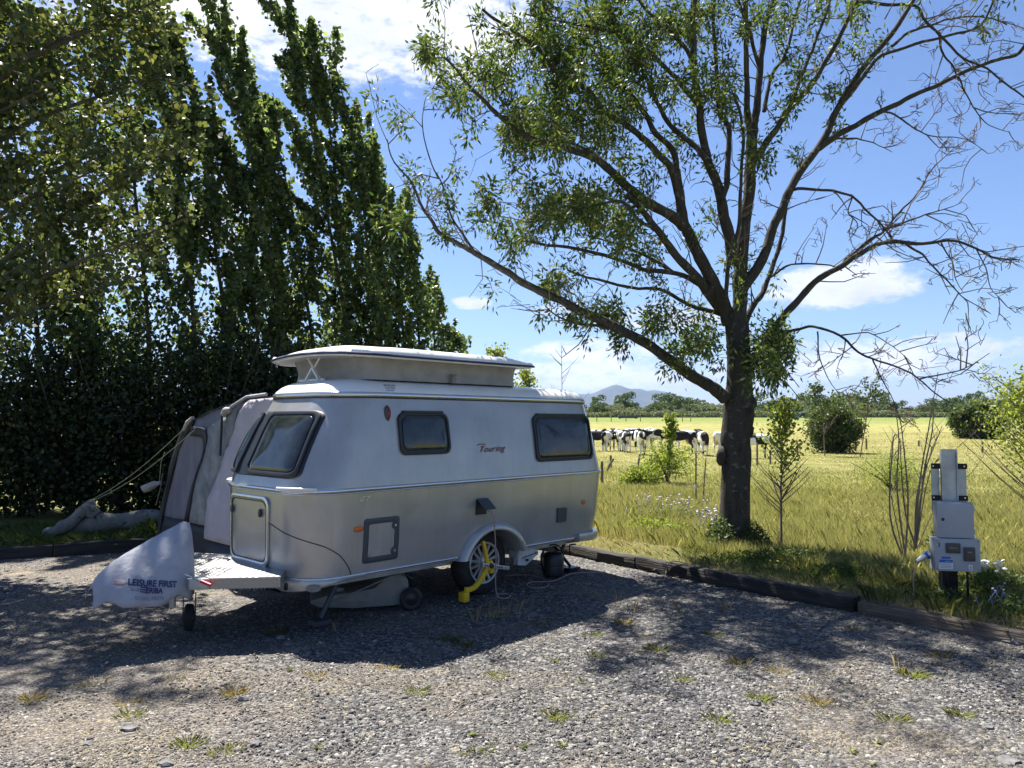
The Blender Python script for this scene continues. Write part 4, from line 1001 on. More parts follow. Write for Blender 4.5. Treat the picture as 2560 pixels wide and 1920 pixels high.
def log():
    a = py(165, 1325, 10.6); b = py(420, 1300, 11.0)
    e = empty('fallen_log', (a.x, a.y, .1), 0, 'pale mottled fallen log lying behind the left sleepers', 'log')
    o = Vector((a.x, a.y, .1)); m = MB()
    P = [py(150, 1330, 10.6), py(190, 1318, 10.62), py(250, 1308, 10.7), py(320, 1302, 10.8), py(400, 1298, 10.95), py(470, 1296, 11.1)]
    m.tube(smoothpts([p-o for p in P], 4), [.13+.02*math.sin(i) for i in range(21)], 14); m.build('trunk', M['logbark'], e, smooth=60)
    m = MB(); P = [py(240, 1290, 10.65), py(215, 1275, 10.62), py(180, 1305, 10.5), py(150, 1325, 10.45), py(115, 1335, 10.45)]
    m.tube(smoothpts([p-o for p in P], 4), [.085, .09, .1, .1, .09, .085, .08, .08, .085, .09, .09, .085, .08, .075, .075, .08, .08], 12); m.build('branch', M['logbark'], e, smooth=60)
    m = MB(); P = [py(232, 1285, 10.68), py(226, 1262, 10.68), py(220, 1252, 10.68)]; m.tube([p-o for p in P], [.07, .075, .05], 12); m.build('stub', M['logbark'], e, smooth=60)
log()

# ------------------------------------------------------------ foliage tools
def rot_frames(D, nrm):
    """unit D (N,3) and a reference; returns side vectors and normals"""
    S = np.cross(D, nrm); S /= np.linalg.norm(S, axis=1, keepdims=True)+1e-9
    return S, np.cross(S, D)
def unit(n, bias=(0, 0, 0)):
    v = rng.normal(size=(n, 3))+np.array(bias); return v/np.linalg.norm(v, axis=1, keepdims=True)
def leaves_round(Cn, size, bias=(0, 0, .3)):
    n = len(Cn); D = unit(n, (0, 0, -.5)); S, N = rot_frames(D, unit(n, bias)); s = (size*rng.uniform(.7, 1.25, (n, 1)))
    k = [(0, -.5), (.42, -.28), (.48, .12), (0, .62), (-.48, .12), (-.42, -.28)]
    V = np.stack([Cn+S*s*a+D*s*b+N*s*(.12 if a else 0) for a, b in k], 1)
    F = np.arange(n*6).reshape(n, 6); return V.reshape(-1, 3), F
def leaves_lance(Cn, L, W, D=None, jit=.6):
    n = len(Cn); D = unit(n) if D is None else (D+rng.normal(size=(n, 3))*jit); D /= np.linalg.norm(D, axis=1, keepdims=True)
    S, N = rot_frames(D, unit(n)); l = L*rng.uniform(.7, 1.2, (n, 1)); w_ = W*rng.uniform(.7, 1.2, (n, 1))
    V = np.stack([Cn, Cn+D*l*.4+S*w_*.5, Cn+D*l, Cn+D*l*.4-S*w_*.5], 1); return V.reshape(-1, 3), np.arange(n*4).reshape(n, 4)
def tubes_np(segs, n=5):
    m = MB()
    for P, r in segs: m.tube(P, r, n, False)
    return m
def curve_pts(P, n):
    P = np.array(P, float); d = np.r_[0, np.cumsum(np.linalg.norm(np.diff(P, axis=0), axis=1))]; t = np.linspace(0, d[-1], n)
    return np.stack([np.interp(t, d, P[:, k]) for k in range(3)], 1)

# ------------------------------------------------------------ poplars on the left
def poplar(base, top, nleaf, width, label, lf=.06, low=0.0, mat='pop', tr=.05, group='poplars along the left hedge', yscale=1.0, sway=(-.3, 0, 0), nb=60, cat='tree'):
    base = Vector(base); top = Vector(top); H = (top-base).length
    mid = base.lerp(top, .55)+Vector((.16*H*.25, 0, .0))
    e = empty('poplar_tree', base, 0, label, cat, group)
    P = [base-base, base.lerp(mid, .5)-base+Vector((.02*H, 0, 0)), mid-base, mid.lerp(top, .5)-base+Vector((.012*H, 0, 0)), top-base]
    P = smoothpts(P, 5); Q = curve_pts(P, 24)
    MB().tube([Vector(q) for q in Q], [tr*(1-i/24)+.006 for i in range(24)], 7, False).build('trunk', M['bark2'], e, smooth=60)
    segs = []; Cs = []
    for b in range(nb):
        k = low+(1-low)*rng.uniform(.02, .97)**.85; i = k*23; p = Q[int(i)]*(1-i % 1)+Q[min(23, int(i)+1)]*(i % 1)
        tang = Q[min(23, int(i)+1)]-Q[int(i)]; tang /= np.linalg.norm(tang)+1e-9
        a = rng.uniform(0, 2*math.pi); out = np.array([math.cos(a), math.sin(a)*yscale, 0])
        L = width*(1.15-.85*k)*rng.uniform(.5, 1.15)*(1.0 if k > .12 else .8)
        lean = .55+.5*(1-k)
        d = tang*1.0+out*lean+np.array(sway)*.5; d /= np.linalg.norm(d)
        mids = p+d*L*.5+np.array([0, 0, .02]); end = p+d*L+tang*L*.35+np.array(sway)*L*.35
        bp = curve_pts([p, mids, end], 7); segs.append(([Vector(v) for v in bp], [max(.003, tr*.3*(1-j/6)*(1-k*.5)) for j in range(7)]))
        n = int(nleaf/nb); t = rng.uniform(.12, 1.06, n)
        c = np.stack([np.interp(t, np.linspace(0, 1, 7), bp[:, q]) for q in range(3)], 1)
        c += rng.normal(size=(n, 3))*np.array([.045, .06, .05])*(1+1.0*width*.25)*np.interp(t, [0, .5, 1.06], [1.3, 1, .45])[:, None]
        Cs.append(c)
    tubes_np(segs, 4).build('branches', M['bark2'], e, smooth=60)
    Cn = np.concatenate(Cs); Cn = Cn[Cn[:, 2] > .05]
    V, F = leaves_round(Cn, lf); me = arr_mesh('foliage', V, F); obj('foliage', me, M[mat], e)
    return e
def base_at(px, Y): p = py(px, 1300, Y); return (p.x, Y, .1 if Y < 16 else ground_h(p.x, Y))
pop = [  # base px, Y, top px, top py, leaves, width, label
 (1135, 19.5, 1150, 850, 2200, .8, 'smallest poplar sucker peeking over the caravan roof'),
 (1092, 19.0, 1098, 765, 3500, .9, 'short poplar at the right end of the row above the roof'),
 (1075, 18.5, 1066, 715, 4500, 1.0, 'third poplar from the right end of the row'),
 (1040, 17.8, 1003, 520, 8000, 1.0, 'mid-height poplar on the falling right slope of the row'),
 (1000, 17.2, 945, 400, 9000, 1.0, 'poplar with top just left of the row slope'),
 (960, 16.6, 900, 310, 11000, 1.1, 'poplar standing second behind the tall leaning one'),
 (930, 16.2, 838, 150, 13000, 1.1, 'tall poplar directly right of the tallest leaning tip'),
 (875, 15.8, 672, -70, 16000, 1.15, 'tall poplar whose bent tip leaves the top of the photo near its centre left'),
 (840, 16.4, 770, 60, 12000, 1.0, 'poplar filling the row between the two tallest tips'),
 (680, 15.6, 600, 170, 11000, 1.1, 'poplar just behind the slim leaning tip'),
 (790, 15.4, 655, 240, 11000, 1.0, 'poplar in the gap between the two leaning tips'),
 (715, 15.0, 508, -60, 14000, 1.1, 'leaning poplar with slim tip beside the big cloud'),
 (640, 14.8, 560, 330, 10000, 1.1, 'lower poplar left of the slim leaning tip'),
 (560, 14.4, 430, 60, 14000, 1.2, 'poplar where the row thickens left of the cloud'),
 (470, 14.2, 350, -40, 14000, 1.3, 'broad poplar above the awning'),
 (350, 14.0, 230, -30, 14000, 1.4, 'broad poplar above the fallen log'),
 (220, 13.8, 90, 40, 14000, 1.5, 'broad poplar left of the fallen log'),
 (80, 13.6, -30, 0, 12000, 1.5, 'broad poplar at the left edge of the photo'),
]
for bx, Y, tx, ty, nl, wd, lb in pop:
    t = py(tx, ty, Y); poplar(base_at(bx, Y), (t.x, Y+random.uniform(-.3, .3), t.z), int(nl*.56), wd*random.uniform(1.4, 1.9), lb, lf=.082, nb=int(16+nl/420))
# closer broad-leaved tree reaching in at the upper left
def near_tree():
    base = Vector((-8.4, 9.6, .1)); e = empty('leafy_tree', base, 0, 'nearer olive green tree reaching in from the upper left corner', 'tree')
    B = np.array(base); segs = []; Cs = []
    tk = [base, Vector((-8.2, 9.7, 2.5)), Vector((-7.7, 9.8, 5.0)), Vector((-7.2, 9.9, 7.5)), Vector((-6.8, 9.9, 9.5))]
    MB().tube([p-base for p in smoothpts(tk, 4)], [.17-.0085*i for i in range(17)], 8, False).build('trunk', M['bark2'], e, smooth=60)
    T = [(620, 330, 9.2, 2.4), (560, 540, 9.0, 2.2), (430, 180, 9.4, 4.5), (350, 690, 9.3, 2.0), (300, 30, 9.2, 5.2), (250, 420, 9.0, 3.2), (120, 620, 9.2, 2.0), (450, 60, 9.9, 5.0), (150, 200, 9.0, 4.5), (480, 300, 10.2, 3.6), (30, 420, 9.3, 3.0), (60, 80, 9.6, 5.0), (330, 290, 9.9, 3.8), (400, 0, 9.1, 5.2), (200, 60, 10.0, 5.4), (40, 250, 9.9, 4.2), (240, 560, 9.6, 2.6), (100, -300, 9.6, 7.0), (300, -260, 9.4, 7.0), (-40, -450, 9.7, 8.0), (180, -520, 9.6, 8.5), (360, -440, 9.5, 8.0), (20, -150, 9.4, 6.5), (420, -150, 9.5, 6.5)]  # last targets are unseen boughs above the frame, added to shade the left foreground
    ends = []
    for x, y, Y, h0 in T:
        if x > 440: x = 440+(x-440)*.35
        a = Vector((-8.2+.22*h0*.4, 9.75, h0)); b = py(x, y, Y); mid = a.lerp(b, .5)+Vector((0, 0, .25))
        bp = curve_pts([a, mid, b], 9); segs.append(([Vector(v-B) for v in bp], [.05*(1-j/9)+.004 for j in range(9)]))
        for q in range(13):
            k = rng.uniform(.35, 1.0); p = np.array([np.interp(k, np.linspace(0, 1, 9), bp[:, c]) for c in range(3)])
            d = unit(1, (.5, 0, .55))[0]; L = rng.uniform(.35, .95); tp = curve_pts([p, p+d*L*.6, p+d*L+np.array([0, 0, -.06])], 5)
            segs.append(([Vector(v-B) for v in tp], [.010, .008, .006, .004, .003]))
            n = 44; t = rng.uniform(.1, 1.05, n); c = np.stack([np.interp(t, np.linspace(0, 1, 5), tp[:, z]) for z in range(3)], 1)+rng.normal(size=(n, 3))*.085
            Cs.append(c-B)
    tubes_np(segs, 5).build('branches', M['bark2'], e, smooth=60)
    V, F = leaves_round(np.concatenate(Cs), .070); obj('foliage', arr_mesh('foliage', V, F), M['popyel'], e)
near_tree()
# dark shrubs under the poplars
def shrub(name, base, rx, ry, h, n, lf, mat, label, cat, group=None, core=.0, stems=9, zc=.5, lance=False, smat='bark2', thin=1.0, power=.45):
    base = Vector(base); e = empty(name, base, 0, label, cat, group)
    segs = []; Cs = []
    for s in range(stems):
        a = rng.uniform(0, 2*math.pi); r = rng.uniform(.2, 1)
        end = np.array([rx*r*math.cos(a), ry*r*math.sin(a), h*rng.uniform(.55, 1)]); mid = end*np.array([.35, .35, .5])
        bp = curve_pts([(0, 0, 0), mid, end], 7); segs.append(([Vector(v) for v in bp], [(.022*(1-j/7)+.004)*thin for j in range(7)]))
    tubes_np(segs, 4).build('stems', M[smat], e, smooth=60)
    # clumps through the volume
    nc = max(8, n//70)
    cc = unit(nc)*(rng.uniform(0.05, 1, (nc, 1))**power)*np.array([rx, ry, h*.5])+np.array([0, 0, h*zc])
    cc[:, 2] = np.abs(cc[:, 2])
    idx = rng.integers(0, nc, n); sz = .16*min(1.6, max(rx, .35))
    P = cc[idx]+rng.normal(size=(n, 3))*sz
    P = P[P[:, 2] > .02]
    V, F = (leaves_lance(P, lf, lf*.33) if lance else leaves_round(P, lf)); obj('foliage', arr_mesh('foliage', V, F), M[mat], e)
    return e
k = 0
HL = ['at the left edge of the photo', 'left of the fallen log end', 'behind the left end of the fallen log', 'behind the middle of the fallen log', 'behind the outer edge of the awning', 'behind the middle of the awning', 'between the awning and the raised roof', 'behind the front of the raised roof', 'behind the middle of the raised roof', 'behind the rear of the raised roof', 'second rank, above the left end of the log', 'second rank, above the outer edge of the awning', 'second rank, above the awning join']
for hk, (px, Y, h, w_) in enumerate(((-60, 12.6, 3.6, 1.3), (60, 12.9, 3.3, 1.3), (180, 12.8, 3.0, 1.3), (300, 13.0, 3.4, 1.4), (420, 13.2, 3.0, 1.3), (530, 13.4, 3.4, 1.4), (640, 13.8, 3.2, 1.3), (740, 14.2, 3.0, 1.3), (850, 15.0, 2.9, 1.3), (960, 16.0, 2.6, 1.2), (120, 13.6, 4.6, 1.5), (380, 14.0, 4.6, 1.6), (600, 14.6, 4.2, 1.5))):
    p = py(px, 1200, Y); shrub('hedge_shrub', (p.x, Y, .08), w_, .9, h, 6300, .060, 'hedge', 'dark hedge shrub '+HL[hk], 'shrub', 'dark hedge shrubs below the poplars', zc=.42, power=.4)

# ------------------------------------------------------------ the ash tree
AY = 10.25
def zz(P):  # points taken off the photograph (right upper quarter enlarged)
    return [(x/1.728+1280, y/1.728) for x, y in P]
def ash():
    base = Vector((2.96, AY, ground_h(2.96, AY)-.02)); e = empty('ash_tree', base, 0, 'large ash tree with leafy left side and bare right limbs', 'tree')
    B = np.array(base)
    tr = [(1839, 1385, .245), (1838, 1368, .222), (1839, 1330, .205), (1838, 1270, .195), (1839, 1200, .190), (1842, 1131, .190), (1838, 1100, .198), (1845, 1050, .205), (1846, 1020, .200), (1847, 990, .185), (1848, 950, .165), (1847, 910, .158), (1845, 860, .156), (1842, 815, .155), (1838, 790, .150), (1837, 770, .11)]
    P = [py(x, y, AY) for x, y, r in tr]; Q = smoothpts(P, 4); rr = np.interp(np.linspace(0, 1, len(Q)), np.linspace(0, 1, len(tr)), [r for *_, r in tr])
    n = 28; V = []
    for i, q in enumerate(Q):
        for k in range(n):
            a = 2*math.pi*k/n; f = 1+.05*fbm((math.cos(a)*1.5, math.sin(a)*1.5, q.z*1.3))+.03*math.sin(5*a+q.z*1.5)*(1 if q.z < .8 else .5)
            if q.z < .45: f += .10*(.45-q.z)*abs(math.sin(2.5*a+1))*2
            V.append(np.array((q.x+rr[i]*f*math.cos(a), q.y+rr[i]*f*math.sin(a), q.z))-B)
    F = [(i*n+k, i*n+(k+1) % n, (i+1)*n+(k+1) % n, (i+1)*n+k) for i in range(len(Q)-1) for k in range(n)]
    me = arr_mesh('trunk', V, F); smooth_angle(me, 180); obj('trunk', me, M['bark'], e)
    # knots / old pruning scars
    for x, y, r in ((1857, 1037, .07), (1872, 1028, .045)):
        p = py(x, y, AY-.19); Mx = Matrix.Translation(p-base) @ Matrix.Rotation(R(90), 4, 'X')
        m = MB(); m.lathe([(r*1.35, -.12), (r*1.2, -.03), (r, .012), (r*.78, .018), (r*.55, -.002), (r*.2, -.012), (.002, -.012)], 18, Mx, cap=False); m.build('knot', M['bark'], e, smooth=70)
    for x, y, a, b, c in ((1803, 1142, .065, .09, .13), (1818, 992, .05, .08, .09), (1880, 1008, .06, .08, .10), (1878, 1075, .035, .05, .08), (1812, 1180, .04, .07, .12)):
        bm = bmesh.new(); bmesh.ops.create_icosphere(bm, subdivisions=3, radius=1)
        for v in bm.verts:
            d = v.co.normalized(); f = 1+.25*noise.noise(d*1.8+Vector((x, 0, 0))); v.co = Vector((v.co.x*a*f, v.co.y*b*f, v.co.z*c*f))
        o = obj('burl', bm, M['bark'], e, smooth=True); o.location = py(x, y, AY-.05)-base
    L = []  # points, r0, r1, depth change along the limb, leafiness
    def limb(P, r0, r1, dy=0, leaf=0, d0=0, tw=1.0): L.append((zz(P), r0*.9, r1*.85, d0, dy, leaf, tw))
    limb([(975, 1420), (985, 1300), (985, 1200), (1000, 1000), (1025, 850), (1032, 650), (1042, 560)], .115, .085, .3, .1)
    limb([(1036, 600), (1018, 500), (1015, 400), (1010, 200), (1010, -60)], .06, .035, -.2, .5, .3)
    limb([(1042, 560), (1058, 480), (1070, 300), (1100, 100), (1140, -60)], .07, .04, .4, .6, .3)
    limb([(1070, 300), (1030, 160), (1000, 60), (960, -40)], .035, .02, -.5, .7, .5)
    limb([(940, 1400), (905, 1290), (850, 1190), (800, 1090), (770, 1020), (740, 950), (722, 830), (705, 740)], .11, .07, -.5, .15)
    limb([(722, 850), (690, 740), (640, 680), (560, 590), (480, 530), (420, 500), (340, 400), (290, 360), (200, 320), (100, 200), (0, 130), (-80, 80), (-130, 40)], .06, .018, -1.2, 1.0, -.45)
    limb([(705, 740), (690, 650), (610, 560), (560, 470), (500, 400), (440, 330), (380, 200), (330, 60), (300, -60)], .05, .025, .8, 1.0, -.4)
    limb([(745, 980), (700, 940), (600, 880), (510, 820), (430, 740), (350, 680), (250, 650), (130, 610), (40, 580), (-60, 500), (-120, 440), (-180, 380), (-240, 300), (-300, 240)], .085, .012, -1.5, 1.0, -.35)
    limb([(430, 740), (350, 660), (260, 620), (150, 590), (30, 545)], .035, .012, .9, .9, -.7)
    limb([(900, 1330), (840, 1250), (790, 1190), (720, 1120), (660, 1040), (600, 960), (560, 900), (500, 850)], .085, .035, -1.0, .8)
    limb([(620, 990), (560, 960), (480, 880), (380, 880), (250, 920), (150, 950), (60, 960)], .03, .010, -.9, 1.0, -.8)
    limb([(900, 1300), (860, 1260), (740, 1190), (620, 1170), (560, 1160), (400, 1100), (240, 1070), (80, 1045), (30, 1035)], .05, .016, -.7, .55, -.1)
    limb([(700, 1180), (600, 1120), (500, 1070), (400, 1040), (330, 1020)], .03, .012, .5, .7, -.2)
    limb([(950, 1385), (885, 1352), (800, 1330), (740, 1300), (640, 1250), (520, 1240), (400, 1215), (300, 1190), (235, 1165)], .042, .018, .4, .2, 0)
    limb([(925, 1720), (880, 1690), (830, 1655), (740, 1600), (620, 1510), (480, 1430), (350, 1370), (240, 1310), (100, 1250), (0, 1190), (-88, 1140), (-162, 1092), (-200, 1070), (-304, 1013), (-350, 950), (-389, 890), (-425, 800), (-510, 703), (-540, 600)], .105, .006, -1.6, .42, -.1)
    limb([(-162, 1092), (-215, 1010), (-260, 940), (-300, 800), (-350, 712), (-385, 560), (-380, 460)], .020, .005, -.3, .12, -1.25)
    limb([(420, 1420), (300, 1400), (210, 1370), (140, 1320)], .025, .008, -.3, .6, -.6)
    limb([(955, 1150), (945, 1060), (920, 960), (905, 870), (880, 780), (850, 700), (820, 560), (800, 400), (780, 200), (790, -60)], .10, .045, -.7, .55)
    limb([(800, 450), (740, 370), (700, 320), (580, 220), (430, 140), (300, 110), (200, 95), (60, 60)], .045, .012, -.8, 1.0, -.5)
    limb([(905, 860), (930, 780), (935, 640), (935, 540), (895, 470), (882, 300), (870, 100), (880, -50)], .05, .025, .5, .7, -.3)
    limb([(850, 700), (780, 620), (700, 560), (640, 480), (600, 380), (560, 300), (470, 180), (420, 60), (400, -50)], .045, .018, .9, 1.0, -.5)
    limb([(780, 260), (720, 180), (650, 100), (560, 20), (520, -50)], .035, .015, -.5, 1.0, -.6)
    limb([(925, 1320), (925, 1220), (940, 1120), (965, 1020), (985, 900), (990, 760), (1000, 640), (985, 480), (960, 400)], .035, .02, -.4, .15, -.25)
    limb([(985, 1290), (1015, 1225), (1080, 1120), (1130, 980), (1180, 880), (1220, 780), (1290, 680), (1370, 560), (1430, 420), (1530, 280), (1640, 150), (1760, -40)], .09, .035, .3, .25)
    limb([(1320, 640), (1380, 600), (1450, 560), (1600, 480), (1700, 430), (1830, 370), (1960, 310), (2100, 260), (2190, 230), (2260, 120)], .055, .018, -.9, .0, .15)
    limb([(1060, 680), (1100, 610), (1140, 560), (1200, 470), (1280, 380), (1350, 270), (1420, 150), (1510, -40)], .06, .03, -.5, .55, .2)
    limb([(1090, 480), (1120, 330), (1180, 240), (1210, 130), (1260, -40)], .035, .018, .5, .7, .4)
    limb([(1200, 470), (1260, 300), (1330, 130), (1390, -40)], .035, .02, .8, .5, 0)
    limb([(1370, 540), (1400, 480), (1480, 380), (1540, 300), (1600, 240), (1740, 190), (1900, 150), (2020, 110), (2090, -20)], .04, .015, -.7, .1, .2)
    limb([(1640, 200), (1720, 140), (1800, 110), (1950, 70), (2080, 80), (2140, 110)], .025, .01, .4, .0, .1)
    limb([(1478, 20), (1520, 8), (1620, 15), (1740, 30), (1790, 90), (1850, 150), (1950, 250), (2050, 300), (2130, 370), (2212, 420), (2290, 520)], .03, .01, -.6, .0, -.2)
    limb([(985, 1430), (1010, 1390), (1045, 1310), (1080, 1270), (1110, 1200), (1150, 1090), (1170, 980), (1185, 900)], .055, .03, .4, .2, .1)
    limb([(1105, 1205), (1130, 1190), (1190, 1150), (1280, 1140), (1370, 1150), (1420, 1170)], .02, .010, -.3, 0, 0)
    limb([(1010, 1620), (1060, 1540), (1120, 1440), (1170, 1370), (1250, 1280), (1330, 1200), (1420, 1150), (1520, 1090), (1600, 1050), (1700, 1045), (1800, 1052), (1900, 1040), (2000, 1070), (2100, 1120), (2190, 1125)], .075, .008, -.8, .0, -.05)
    limb([(1440, 1130), (1540, 1040), (1600, 1000), (1660, 930), (1740, 850), (1810, 740), (1890, 660)], .028, .006, .6, .0, -.3)
    limb([(1600, 990), (1700, 960), (1780, 930), (1860, 905), (1940, 875)], .018, .005, .3, 0, -.3)
    limb([(1195, 840), (1235, 815), (1330, 820), (1400, 830), (1465, 850), (1540, 920), (1600, 980), (1640, 1030)], .028, .012, -.4, 0, .1)
    limb([(1455, 842), (1465, 850), (1450, 920), (1490, 970), (1455, 1040)], .014, .006, .3, 0, -.1)
    limb([(1690, 1040), (1760, 1090), (1800, 1130), (1900, 1230), (1960, 1290), (2060, 1355)], .02, .005, .3, 0, -.5)
    limb([(1850, 1050), (1900, 1130), (1910, 1200), (1950, 1260)], .012, .004, .3, 0, -.5)
    limb([(2000, 1070), (2040, 1150), (2070, 1240), (2110, 1290)], .010, .004, -.2, 0, -.7)
    limb([(1115, 1455), (1150, 1438), (1195, 1430), (1240, 1420), (1300, 1410), (1420, 1450), (1480, 1510), (1560, 1550), (1680, 1590), (1760, 1640), (1830, 1700), (1900, 1740)], .03, .008, -.7, 0, -.2, .6)
    limb([(1420, 1450), (1540, 1440), (1650, 1500), (1730, 1570)], .012, .004, .4, 0, -.4)
    limb([(1320, 1430), (1330, 1550), (1370, 1640), (1420, 1720)], .012, .004, .2, 0, -.3)
    limb([(1560, 1550), (1600, 1640), (1650, 1730), (1680, 1820)], .012, .004, -.4, 0, -.5)
    limb([(1760, 1640), (1850, 1620), (1960, 1590), (2060, 1525)], .014, .004, -.4, 0, -.7)
    limb([(1925, 326), (1938, 350), (1960, 400), (2000, 480), (2060, 540), (2150, 565)], .016, .005, .5, 0, -.5)
    limb([(1585, 488), (1640, 490), (1700, 530), (1760, 570), (1850, 590), (1950, 600), (2040, 645)], .018, .005, .6, 0, -.2)
    limb([(1400, 600), (1490, 600), (1560, 620), (1640, 660)], .018, .005, .6, 0, .2)
    limb([(0, 750), (60, 690), (0, 640)], .012, .006, .6, .2, -1)
    limb([(1842, 138), (1848, 185), (1860, 230), (1900, 280), (1930, 350)], .02, .012, .3, 0, -.3)
    segs = []; Cs = []; Ds = []
    def cluster(p, n, sc_=.1, hang=.2):
        c = p+rng.normal(size=(n, 3))*sc_*np.array([.85, .85, 1.35]); Cs.append(c-B); D = (c-p)/sc_*.5+np.array([-.25, 0, -hang])+rng.normal(size=(n, 3))*.5; Ds.append(D)
    def twig(p, d, Lg, r, leaf, depth=0):
        d = d/np.linalg.norm(d); bend = unit(1, (0, 0, .3 if leaf > .3 else .0))[0]*.3
        m1 = p+d*Lg*.5+rng.normal(size=3)*.04; q = p+(d+bend)*Lg
        tp = curve_pts([p, m1, q], 5); segs.append(([Vector(v-B) for v in tp], [r*(1-j/5)+.0022 for j in range(5)]))
        if leaf > 0:
            for c in range(rng.integers(2, 4)):
                if rng.random() < leaf*.25: kk = rng.uniform(.45, 1.08); pp = tp[0]+(tp[-1]-tp[0])*kk+rng.normal(size=3)*.05; cluster(pp, rng.integers(40, 70), rng.uniform(.045, .075), rng.uniform(0, .7))
        if depth < 1 or (leaf == 0 and depth < 2):
            for c in range(rng.integers(1, 4)):
                kk = rng.uniform(.3, .95); pp = tp[0]+(tp[-1]-tp[0])*kk; dd = d+rng.normal(size=3)*.55+np.array([0, 0, .12])
                twig(pp, dd, Lg*rng.uniform(.35, .65), r*.55, leaf, depth+1)
    for P2, r0, r1, d0, dy, leaf, tw in L:
        n = len(P2); dd = np.cumsum([0]+[math.dist(a, b) for a, b in zip(P2, P2[1:])]); dd = dd/dd[-1]
        P = [py(x, y, AY+d0+dy*t) for (x, y), t in zip(P2, dd)]; Q = smoothpts(P, 4)
        # small natural kinks along the limb
        Q = [q+Vector((fbm((q.x*2.5, q.z*2.5, 1)), fbm((q.x*2, q.z*2, 8))*1.5, fbm((q.x*2.5, q.z*2.5, 4))))*.022 for q in Q]
        k = len(Q); rad = [lerp(r0, r1, (i/(k-1))**.8)*(1+.05*math.sin(i*1.9)) for i in range(k)]
        MB().tube([q-base for q in Q], rad, 10 if r0 > .04 else 7).build('limb', M['bark'], e, smooth=70)
        A = np.array([list(q) for q in Q]); Ln = np.sum(np.linalg.norm(np.diff(A, axis=0), axis=1))
        nt_ = int(Ln*(4.2 if leaf > .25 else (2.6 if leaf > 0 else 4.0))*tw)+2
        for c in range(nt_):
            kk = rng.uniform(.12 if leaf < .9 else .22, 1.0)**(.75); i = kk*(k-1); i0 = min(int(i), k-2); p = A[i0]+(A[i0+1]-A[i0])*(i-i0); tg = A[i0+1]-A[i0]; tg /= np.linalg.norm(tg)+1e-9
            sideways = unit(1, (0, 0, .35))[0]; d = tg*.6+sideways*.8
            Lg = rng.uniform(.25, .75)*(1.0 if leaf > .25 else .75); lf_ = leaf*(.3+.7*min(1, kk*1.5)) if leaf < .9 else leaf
            twig(p, d, Lg, max(.003, .010*(1-kk*.5)), lf_ if rng.random() < (.5+leaf*.5) else 0)
    # extra leafy clumps where the crown is thick
    for x, y, sx, sy, n in ((1440, 130, 150, 110, 120), (1380, 330, 130, 70, 110), (1500, 270, 110, 90, 80), (1620, 120, 120, 90, 80), (1450, 500, 110, 45, 90), (1560, 570, 50, 50, 26), (1270, 140, 70, 60, 26), (1200, 190, 60, 30, 22), (1150, 225, 50, 35, 18), (1080, 110, 35, 30, 12), (1740, 60, 60, 60, 34), (1960, 230, 50, 60, 12), (1900, 380, 22, 50, 12), (1700, 380, 40, 60, 10), (1420, 700, 35, 18, 7), (1580, 640, 30, 60, 8), (1800, 250, 30, 100, 14), (1840, 660, 20, 80, 5), (1520, 780, 30, 22, 9), (1450, 800, 28, 18, 7), (1560, 830, 22, 25, 5), (1660, 800, 40, 28, 14), (1735, 840, 50, 45, 20), (1700, 900, 20, 22, 5), (1940, 850, 38, 36, 22), (1930, 915, 42, 26, 20), (1900, 880, 20, 30, 8), (1960, 30, 60, 30, 10), (2150, 60, 50, 40, 8), (1370, 720, 25, 16, 5), (1020, 600, 0, 0, 0), (1010, 330, 16, 30, 6), (1135, 440, 14, 12, 3), (1040, 465, 18, 10, 3), (1000, 420, 20, 10, 4), (1085, 485, 16, 14, 4), (1240, 560, 30, 34, 7), (1300, 620, 30, 22, 5)):
        for c in range(int(n*.44) if y < 600 else int(n*.85)):
            px, py_ = rng.normal(x, sx*.62), rng.normal(y, sy*.55); Y = AY+rng.normal(-.5, .9) if n > 16 else AY-.35+rng.normal(0, .25)
            pp = np.array(list(py(px, py_, Y))); cluster(pp, rng.integers(55, 90), rng.uniform(.055, .085), rng.uniform(.1, .8))
            if rng.random() < .7: segs.append(([Vector(pp-B), Vector(pp-B)+Vector((rng.uniform(-.1, .3), rng.uniform(-.1, .2), rng.uniform(-.3, .1)))], [.003, .006]))
    for c in range(260):  # unseen crown clumps above the frame, added and thinned to dapple the gravel
        px, py_ = rng.uniform(1230, 2500), -40-800*rng.random(); Y = AY+rng.normal(-.4, 1.1); pp = np.array(list(py(px, py_, Y)))
        if noise.noise(Vector((pp[0]*.55, pp[2]*.55, 2.0)))+.15*rng.random() < .10: continue
        for q in range(3): cluster(pp+rng.normal(size=3)*.16, rng.integers(36, 60), rng.uniform(.08, .12), .3)
        segs.append(([Vector(pp-B), Vector(pp-B)+Vector((.15*(3-pp[0]), 0, -.5))], [.004, .010]))
    tubes_np(segs, 4).build('twigs', M['twig'], e, smooth=60)
    Cn = np.concatenate(Cs); Dn = np.concatenate(Ds); V, F = leaves_lance(Cn, .088, .028, Dn, .3)
    obj('foliage', arr_mesh('foliage', V, F), M['ash'], e)
    print('ash leaves', len(Cn), 'twigs', len(segs))
ash()

